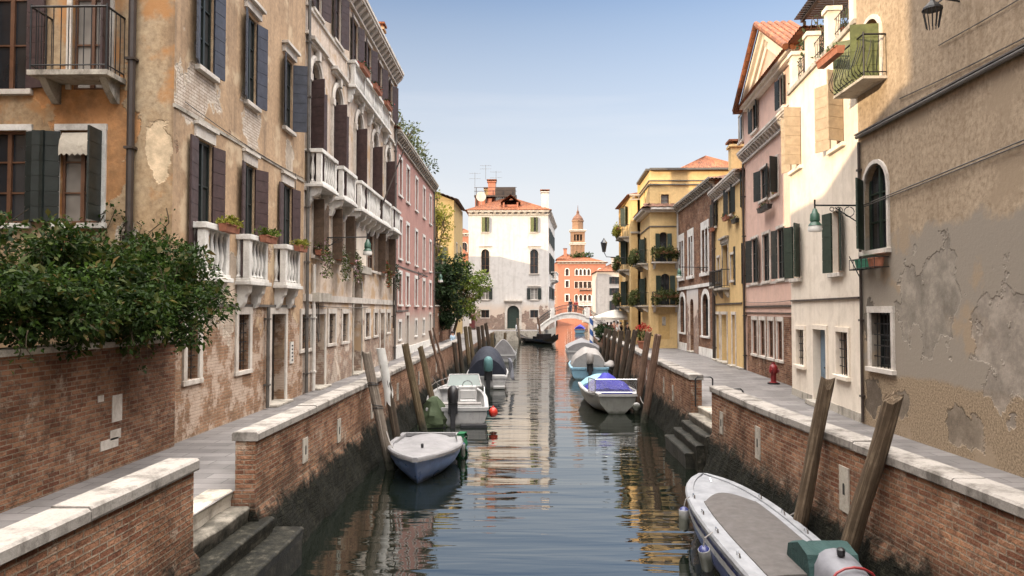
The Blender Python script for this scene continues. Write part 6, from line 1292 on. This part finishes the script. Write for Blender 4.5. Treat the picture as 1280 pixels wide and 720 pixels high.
def rope(label, a, b_, sag, r_=.012, mt=None):
    t = thing('mooring_rope', label, 'rope', a, 0, 'ropes tying up boats'); m = MB(); m.tube(bez(a,b_,sag), r_, 5); obj('strand', m, mt or TP_E, t, smooth=True)
# 1 near right boat
b = Boat('moored_boat', 'long navy and white boat with grey flat cover, in the bottom right corner', (3.42,11.05), math.pi/2, 6.1, 1.42, .66, HNV, DECKG, stern=.92, p=3.0, q=.62, rake=.15, sheer=.12, tip=.06, stripe=HW_)
b.deck(.02, .995, DECKG, .005, .02, .06); b.deck(.165, .71, GRAYP, .03, .035, .22, name='deck_cover', n=16, skirt=.03)
m = MB(); rows = []
for i in range(13):
    a = i/12; t_ = .71+.085*math.sin(a*math.pi); y = (b.b(.7)-.22)*(2*a-1); rows.append([(b.x(.705), y, b.g(.7)+.03+.035*(1-(2*a-1)**2)), (b.x(t_), y, b.g(t_)+.028+.02*(1-(2*a-1)**2)), (b.x(t_)+.01, y, b.g(t_)+.01)])
m.grid(rows); b.part('cover_nose', m, GRAYP, smooth=True)
m = MB()
for t_ in (.28,.45,.60,.75):
    for s_ in (-1,1): x = b.x(t_); y = s_*(b.b(t_)-.06); z = b.g(t_)+.035; m.tube([(x-.07,y,z),(x-.06,y,z+.05),(x+.06,y,z+.05),(x+.07,y,z)], .010, 5)
m.tube([(b.x(.93)-.05,0,b.g(.93)+.03),(b.x(.93)+.05,0,b.g(.93)+.08)], .012, 5); islands('cleat', m, CHROME, b.t, local=True)
m = MB(); rows = []; rr = random.Random(4)
for i in range(10):
    y = .0-.62*i/9; rows.append([(b.x(.19)+.55+.05*math.sin(i*1.3), y, b.g(.2)+.07), (b.x(.19)+.5, y, b.g(.2)+.24+.03*math.sin(i*2)), (b.x(.19)+.15, y, b.g(.2)+.36+.03*math.sin(i*1.7)), (b.x(.19)-.15, y, b.g(.2)+.30), (b.x(.19)-.25, y, b.g(.2)+.03)])
m.grid(rows); m.quad(*rows[0]); m.quad(*rows[-1]); p = b.world(b.x(.2),-.3,b.g(.2)); b.part('canvas_hood', m, TP_D, smooth=True)
m = MB(); rows = []
for i in range(9): x = b.x(.17)-.0-.9*i/8; w_ = .28+.02*math.sin(i); rows.append([(x, -.34+w_*math.cos(a*math.pi/8), b.g(.1)+.02+(.36-.02*i)*math.sin(a*math.pi/8)**.7) for a in range(9)])
m.grid(rows); m.quad(*rows[0][::-1]); m.quad(*rows[-1]); ec = b.part('engine_cover', m, M_paint('grey_engine_cover', (.13,.13,.145), .5, .25, obj=True), smooth=True); m = MB(); m.lathe([(.045,.0),(.05,.07),(.03,.09)], (b.x(.17)-.2,-.34,b.g(.1)+.355), 10); b.part('filler_cap', m, BLK, ec); m = MB(); m.tube([(b.x(.17)-.55,-.34+.285*math.cos(a*math.pi/8),b.g(.1)+.03+.305*math.sin(a*math.pi/8)**.7) for a in range(9)], .016, 6); b.part('red_trim', m, REDP, ec, smooth=True)
fender('white fender with blue ends hanging at the bow of the navy boat', b.world(b.x(.72),b.b(.72)+.13,.42)); fender('tilted white fender with blue ends amidships on the navy boat', b.world(b.x(.42),b.b(.42)+.15,.38), (-.25,-.3))
rope('rope from the navy boat to the thick split post', b.world(b.x(.6),-b.b(.6),b.g(.6)), (4.25,11.3,1.0), .05)
# 2 small blue boat
b = Boat('moored_boat', 'small blue rowing boat with pale grey cover, nearest on the left bank', (-2.62,18.35), -math.pi/2+.05, 3.5, 1.82, .52, HBL, TP_W, stern=.86, p=2.0, q=.8, rake=.45, sheer=.28, tip=.02, flare=.26, keel=.15)
b.deck(.03, .985, TP_W, -.03, 0, .05, name='cover', n=20, dome=lambda f, y: .07*(1-abs(y))*(1-f*.6)-.05*math.exp(-((abs(y)-.75)/.18)**2)*(1-f)+.05*math.exp(-((f-.42)/.05)**2), wr=.004); m = MB(); m.lathe([(.035,0),(.035,.08),(.02,.1)], (b.x(.7),.0,b.g(.7)+.02), 8); b.part('cleat', m, BLK)
m = MB(); rw = random.Random(6); p = b.world(b.x(.1),b.b(.1)+.02,.5); rows = []
for k in range(9):
    f = k/8; rows.append([(p.x+.02+(.13+.05*math.sin(k*1.1+a))*math.cos(a*math.pi/5), p.y-.0+(.20+.04*math.sin(a*2+k))*math.sin(a*math.pi/5), .62-f*.62) for a in range(11)])
m.grid(rows); m.quad(*rows[0]); t = thing('net_bundle', 'bundled dark green net hanging over the side of the small blue boat', 'net', p); obj('net', m, NETG, t, smooth=True); fender('slim white fender hanging by the green net on the small blue boat', (p.x+.10,p.y-.38,.22), (0,.1), .4, .06)
rope('rope from the small blue boat to the tall grey post', b.world(b.x(.8),-b.b(.8),b.g(.8)), (-3.55,18,1.0), .12)
# 3 white motor boat
b = Boat('motor_boat', 'open white motor boat with windscreen and black outboard on the left bank', (-2.72,27.7), math.pi/2+.10, 6.2, 2.2, .62, HW_, HW_, stern=.93, p=2.3, q=.8, rake=.4, sheer=.35, stripe=HNV)
b.liner(.22, HW_, .03, .80); b.deck(.76, .985, HW_, .0, .05, .08)
m = MB(); m.box(-1.5,-.9,.22,-1.05,.9,.52); m.box(-2.9,-.95,.22,-2.55,-.35,.5); m.box(-2.9,.35,.22,-2.55,.95,.5); m.box(.15,-.75,.22,.75,-.05,1.02); m.box(-.75,-.7,.22,-.35,-.1,.6); m.box(-.42,-.7,.6,-.34,-.1,.95); islands('seat', m, HW_, b.t, local=True, bevel=.03); m = MB(); m.box(-1.5,-.88,.52,-1.05,.88,.58); b.part('cushion', m, TP_E, bevel=.02)
m = MB(); 
m.add([(.62,-.95,.98),(.62,.40,.98),(.95,.30,1.42),(.95,-.85,1.42)], [(0,1,2,3)]); ws = b.part('windscreen', m, M_glass('tinted_screen', (.03,.05,.045), .08)); m = MB()
for a, c in (((.62,-.95,.98),(.95,-.85,1.42)), ((.95,-.85,1.42),(.95,.30,1.42)), ((.95,.30,1.42),(.62,.40,.98)), ((.62,.40,.98),(.62,-.95,.98))): m.tube([a,c], .022, 6)
b.part('screen_frame', m, HW_, ws)
m = MB()
for s_ in (-1,1): m.tube([(b.x(t_),s_*(b.b(t_)-.06),b.g(t_)+.03+(.32 if 0.46 < t_ else 0)) for t_ in (.45,.48,.6,.7,.8,.9,.97)], .016, 6)
for t_ in (.6,.75,.9):
    for s_ in (-1,1): m.tube([(b.x(t_),s_*(b.b(t_)-.06),b.g(t_)+.03),(b.x(t_),s_*(b.b(t_)-.06),b.g(t_)+.35)], .012, 5)
b.part('bow_rail', m, CHROME, smooth=True); m = MB(); m.tube([(.35+.2*math.cos(a*.45)*.3,-.4+.19*math.sin(a*.45),1.0+.19*math.cos(a*.45)*.9+.05) for a in range(15)], .014, 5); b.part('steering_wheel', m, BLK); b.outboard(.15, -.05, BLK, 1.15, .12); m = MB(); m.box(-3.35,-1.0,-.02,-3.05,-.1,.10); m.box(-3.35,.4,-.02,-3.05,1.0,.10); islands('swim_platform', m, BLK, b.t, local=True, bevel=.02)
p = b.world(-2.75,.78,.55); m = MB(); rw = random.Random(2); rows = []
for k in range(8):
    f = k/7; z = 1.0-f*1.0; s_ = .12+.42*f**.6; rows.append([(p.x+s_*math.cos(a*math.pi/7)*(1+rw.uniform(-.20,.20)), p.y-.15+s_*1.1*math.sin(a*math.pi/7)*(1+rw.uniform(-.20,.20)), z+rw.uniform(-.03,.03)) for a in range(14)]); rows[-1].append(rows[-1][0])
m.grid(rows); m.quad(*rows[0][:-1]); t = thing('tarpaulin', 'olive green tarpaulin bundle draped over the stern of the white motor boat', 'tarpaulin', p); obj('sheet', m, TP_G, t, smooth=True)
p = b.world(-2.7,-b.b(.07)-.2,.42); t = thing('buoy', 'round red buoy hanging at the stern quarter of the white motor boat', 'buoy', p); m = MB(); m.ball(p,.16,.16,.18,14,9); m.lathe([(.05,.15),(.03,.22)],p,8); obj('float', m, M_paint('buoy_red', (.5,.035,.02), .35), t, smooth=True); m = MB(); m.tube([p+Vector((0,0,.2)), b.world(-2.7,-b.b(.07),b.g(.1))], .012, 5); obj('line', m, TP_E, t)
rope('rope from the white motor boat to the second olive post', b.world(b.x(.9),b.b(.9),b.g(.9)), (-3.85,29,1.3), .15)
# 4 navy canopy boat
b = Boat('motor_boat', 'white boat under a domed navy canopy with teal-wrapped outboard on the left bank', (-2.2,39.6), math.pi/2+.03, 6.2, 2.15, .60, HW_, HW_, stern=.93, rake=.4)
b.deck(.10, .98, TP_N, .0, 0, .02, name='canopy', n=18, dome=lambda f, y: 1.42*max(0,(1-abs(y)**2.2))**.8*(math.sin(min(1,f/.30+.42)*math.pi/2) if f < .3 else max(.06,1-((f-.3)/.7)**1.4)), skirt=.12)
b.outboard(-.1, .0, TP_T, 1.45, .2); m = MB(); m.box(-3.5,-.95,.02,-3.1,-.35,.16); m.box(-3.5,.35,.02,-3.1,.95,.16); m.box(-3.15,-.95,.3,-2.7,-.3,.68); islands('swim_platform', m, HW_, b.t, local=True, bevel=.02)
p = b.world(-2.3,-1.08,1.1); m = MB(); rows = []
for k in range(7): f = k/6; rows.append([(p.x+.1+.10*math.sin(a*.9+k)+.16*f, p.y-.55+a*.16, p.z+.35-f*1.05) for a in range(8)])
m.grid(rows); t = thing('tarpaulin', 'grey canvas flap hanging from the navy canopy boat on the canal side', 'tarpaulin', p); sh_ = obj('sheet', m, M_cloth('slate_canvas', (.13,.135,.155)), t, smooth=True); so = sh_.modifiers.new('thickness','SOLIDIFY'); so.thickness = .02
# 5 white tarp boat
b = Boat('moored_boat', 'boat wholly covered by a white tarpaulin, farthest on the left bank', (-2.0,57.5), math.pi/2+.05, 6.2, 2.0, .6, HW_, HW_, stern=.85); b.deck(.0, .98, TP_W, .02, 0, -.03, name='cover', n=14, dome=lambda f, y: (1-abs(y)**1.6)*(1.15-.75*f+.1*math.sin(f*9)), skirt=.3, wr=.015)
# 6 grey boat with blue tarp
b = Boat('motor_boat', 'grey-white blunt boat with a mesh screen and bright blue tarp on the right bank', (3.32,30.4), -math.pi/2+.03, 5.2, 2.05, .66, HOL, HW_, stern=.9, p=7, q=.8, rake=.25, sheer=.16, tip=.70, flare=.22, keel=.1)
b.liner(.2, HOL, .02, .93); b.deck(.28, .72, TP_B, .0, 0, .16, name='cover', n=14, dome=lambda f, y: (.55+.12*math.sin(y*5+f*4)+.08*math.sin(f*11))*(1-abs(y)**2.5)*max(.2,math.sin(f*math.pi)**.4), skirt=.2, wr=.03); b.deck(.0, .24, TP_S, .0, 0, .02, name='stern_cover', n=8, dome=lambda f, y: .42*(1-abs(y)**1.8)*(1-.35*f), skirt=.1, wr=.015)
m = MB(); m.add([(2.35,-.86,.98),(2.35,.86,.98),(2.35,.86,1.0),(2.35,-.86,1.0)], [(0,1,2,3)])
zt0, zt1 = .80, 1.30; P = [(1.75,-.98),(2.45,-.80),(2.45,.80),(1.75,.98)]
sf = MB()
for a, c in zip(P,P[1:]):
    for z in (zt0,zt1): sf.tube([(*a,z),(*c,z)], .018, 6)
for a in P: sf.tube([(*a,zt0-.1),(*a,zt1)], .018, 6)
fr = b.part('screen_frame', sf, CHROME); m = MB()
for a, c in zip(P,P[1:]):
    L = math.hypot(c[0]-a[0],c[1]-a[1]); n = int(L/.055)
    for k in range(-9, n+1):
        for dr in (1,-1):
            s0, s1 = (k, k+9) if dr > 0 else (k+9, k); z0, z1 = zt0, zt1; A_, B_ = max(0,min(n,s0))/n, max(0,min(n,s1))/n
            if A_ == B_: continue
            f0, f1 = (A_*n-s0)/(s1-s0), (B_*n-s0)/(s1-s0); p0 = (a[0]+(c[0]-a[0])*A_, a[1]+(c[1]-a[1])*A_, z0+(z1-z0)*f0); p1 = (a[0]+(c[0]-a[0])*B_, a[1]+(c[1]-a[1])*B_, z0+(z1-z0)*f1); m.tube([p0,p1], .0045, 3, False)
b.part('mesh_screen', m, CHROME, fr)
rope('chain-like rope from the blue-tarp boat to the nearest pale post', b.world(2.4,.9,.75), (4.4,26.6,.75), .30, .015); p = Vector((4.08,27.3,.35)); t = thing('buoy', 'small white disc buoy hanging between the blue-tarp boat and the post', 'buoy', p); m = MB(); m.ball(p,.15,.06,.15,12,7); obj('float', m, HW_, t, smooth=True)
# 7 light blue boat
b = Boat('motor_boat', 'light blue boat with a grey folding hood and grey outboard on the right bank', (3.62,44.2), math.pi/2-.03, 5.6, 2.25, .66, HSK, HSK, stern=.94, rake=.4)
b.liner(.25, HSK, .02, .5); b.deck(.14, .62, TP_E, .0, 0, .05, name='hood', n=14, dome=lambda f, y: (1.05+.05*math.sin(y*9))*(1-abs(y)**2.4)**.8*(.75+.25*math.sin(f*math.pi)), skirt=.05, wr=.01); b.deck(.6, .985, HSK, .0, .06, .08); b.outboard(.0, -.1, TP_E, 1.3, .15); p = b.world(-2.2,-1.15,.75); t = thing('bundle', 'pale bundle of folded canvas on the side of the light blue boat', 'bundle', p); m = MB(); m.ball(p,.33,.5,.25,12,8); m.ball(p+Vector((.1,.2,.15)),.22,.35,.16,10,6); obj('canvas', m, TP_E, t, smooth=True)
# 8 white flat boat
b = Boat('moored_boat', 'boat under a flat white cover beside the striped pole, farthest on the right bank', (4.35,58.2), math.pi/2-.05, 6.4, 2.6, .85, HW_, HW_, stern=.9); b.deck(.0, .98, TP_W, .02, 0, -.03, name='cover', n=12, dome=lambda f, y: .45*(1-abs(y)**2)*(1-.4*f)+.2, skirt=.25, wr=.008); m = MB(); m.box(b.x(.03)-.0,-.3,1.28,b.x(.08),.3,1.36); b.part('hatch', m, BLK)
# gondolas by the white house quay
def gondola(label, loc, rot):
    t = thing('gondola', label, 'gondola', (loc[0],loc[1],0), rot, 'gondolas at the white house quay'); L = 10.5; rows = []; N = 24
    for i in range(N+1):
        f = i/N; e = abs(2*f-1); b_ = .68*(1-e**2.2)+.03; k = .05+1.25*max(0,e-.55)**1.6*2.2; g_ = .55+1.15*max(0,e-.5)**1.7*2.0; x = -L/2+L*f
        rows.append([(x,b_,g_),(x,b_*.75,k+(g_-k)*.35),(x,0,k-.15),(x,-b_*.75,k+(g_-k)*.35),(x,-b_,g_)])
    m = MB(); m.grid(rows); m.grid([[(x,y*.94,z-.02) for x,y,z in (r_[0],r_[4])] for r_ in rows]); obj('hull', m, HBK, t, local=True, smooth=True)
    m = MB(); x = L/2; m.prism([(x-.05,1.3),(x+.22,1.45),(x+.30,1.9),(x+.12,2.15),(x+.02,1.9),(x-.08,1.6)], -.03, .03, M=lambda a,b_,c: (a,c,b_)); obj('prow_iron', m, CHROME, t, local=True); m = MB(); m.box(-.9,-.4,.5,.2,.4,.85); m.box(-1.1,-.45,.5,-.9,.45,1.15); obj('seat', m, HBK, t, local=True, bevel=.03)
gondola('black gondola moored at an angle before the white house door', (1.0,87.5), math.radians(118)); gondola('second black gondola, nearer the footbridge foot', (2.2,88.5), math.radians(100))
b = Boat('moored_boat', 'small blue and yellow boat moored beyond the footbridge arch', (9.2,128), math.pi/2-.1, 6, 1.9, .7, HSK, MUST); b.deck(.0,.98,TP_B,.02,0,-.02,name='cover',dome=lambda f,y:.5*(1-y*y),skirt=.2)
# aerials on the right-bank roofs
antenna('twin-bar aerial on the narrow yellow house roof', Yn.F.p(2.2,0,-1.5).x, Yn.F.p(2.2,0,-1.5).y, 10.6, 5.2, 4, 1.5, 0.2); antenna('small aerial at the eave of the pink house', 10.9, 33.2, 13.2, 1.3, 4, .9, .4)
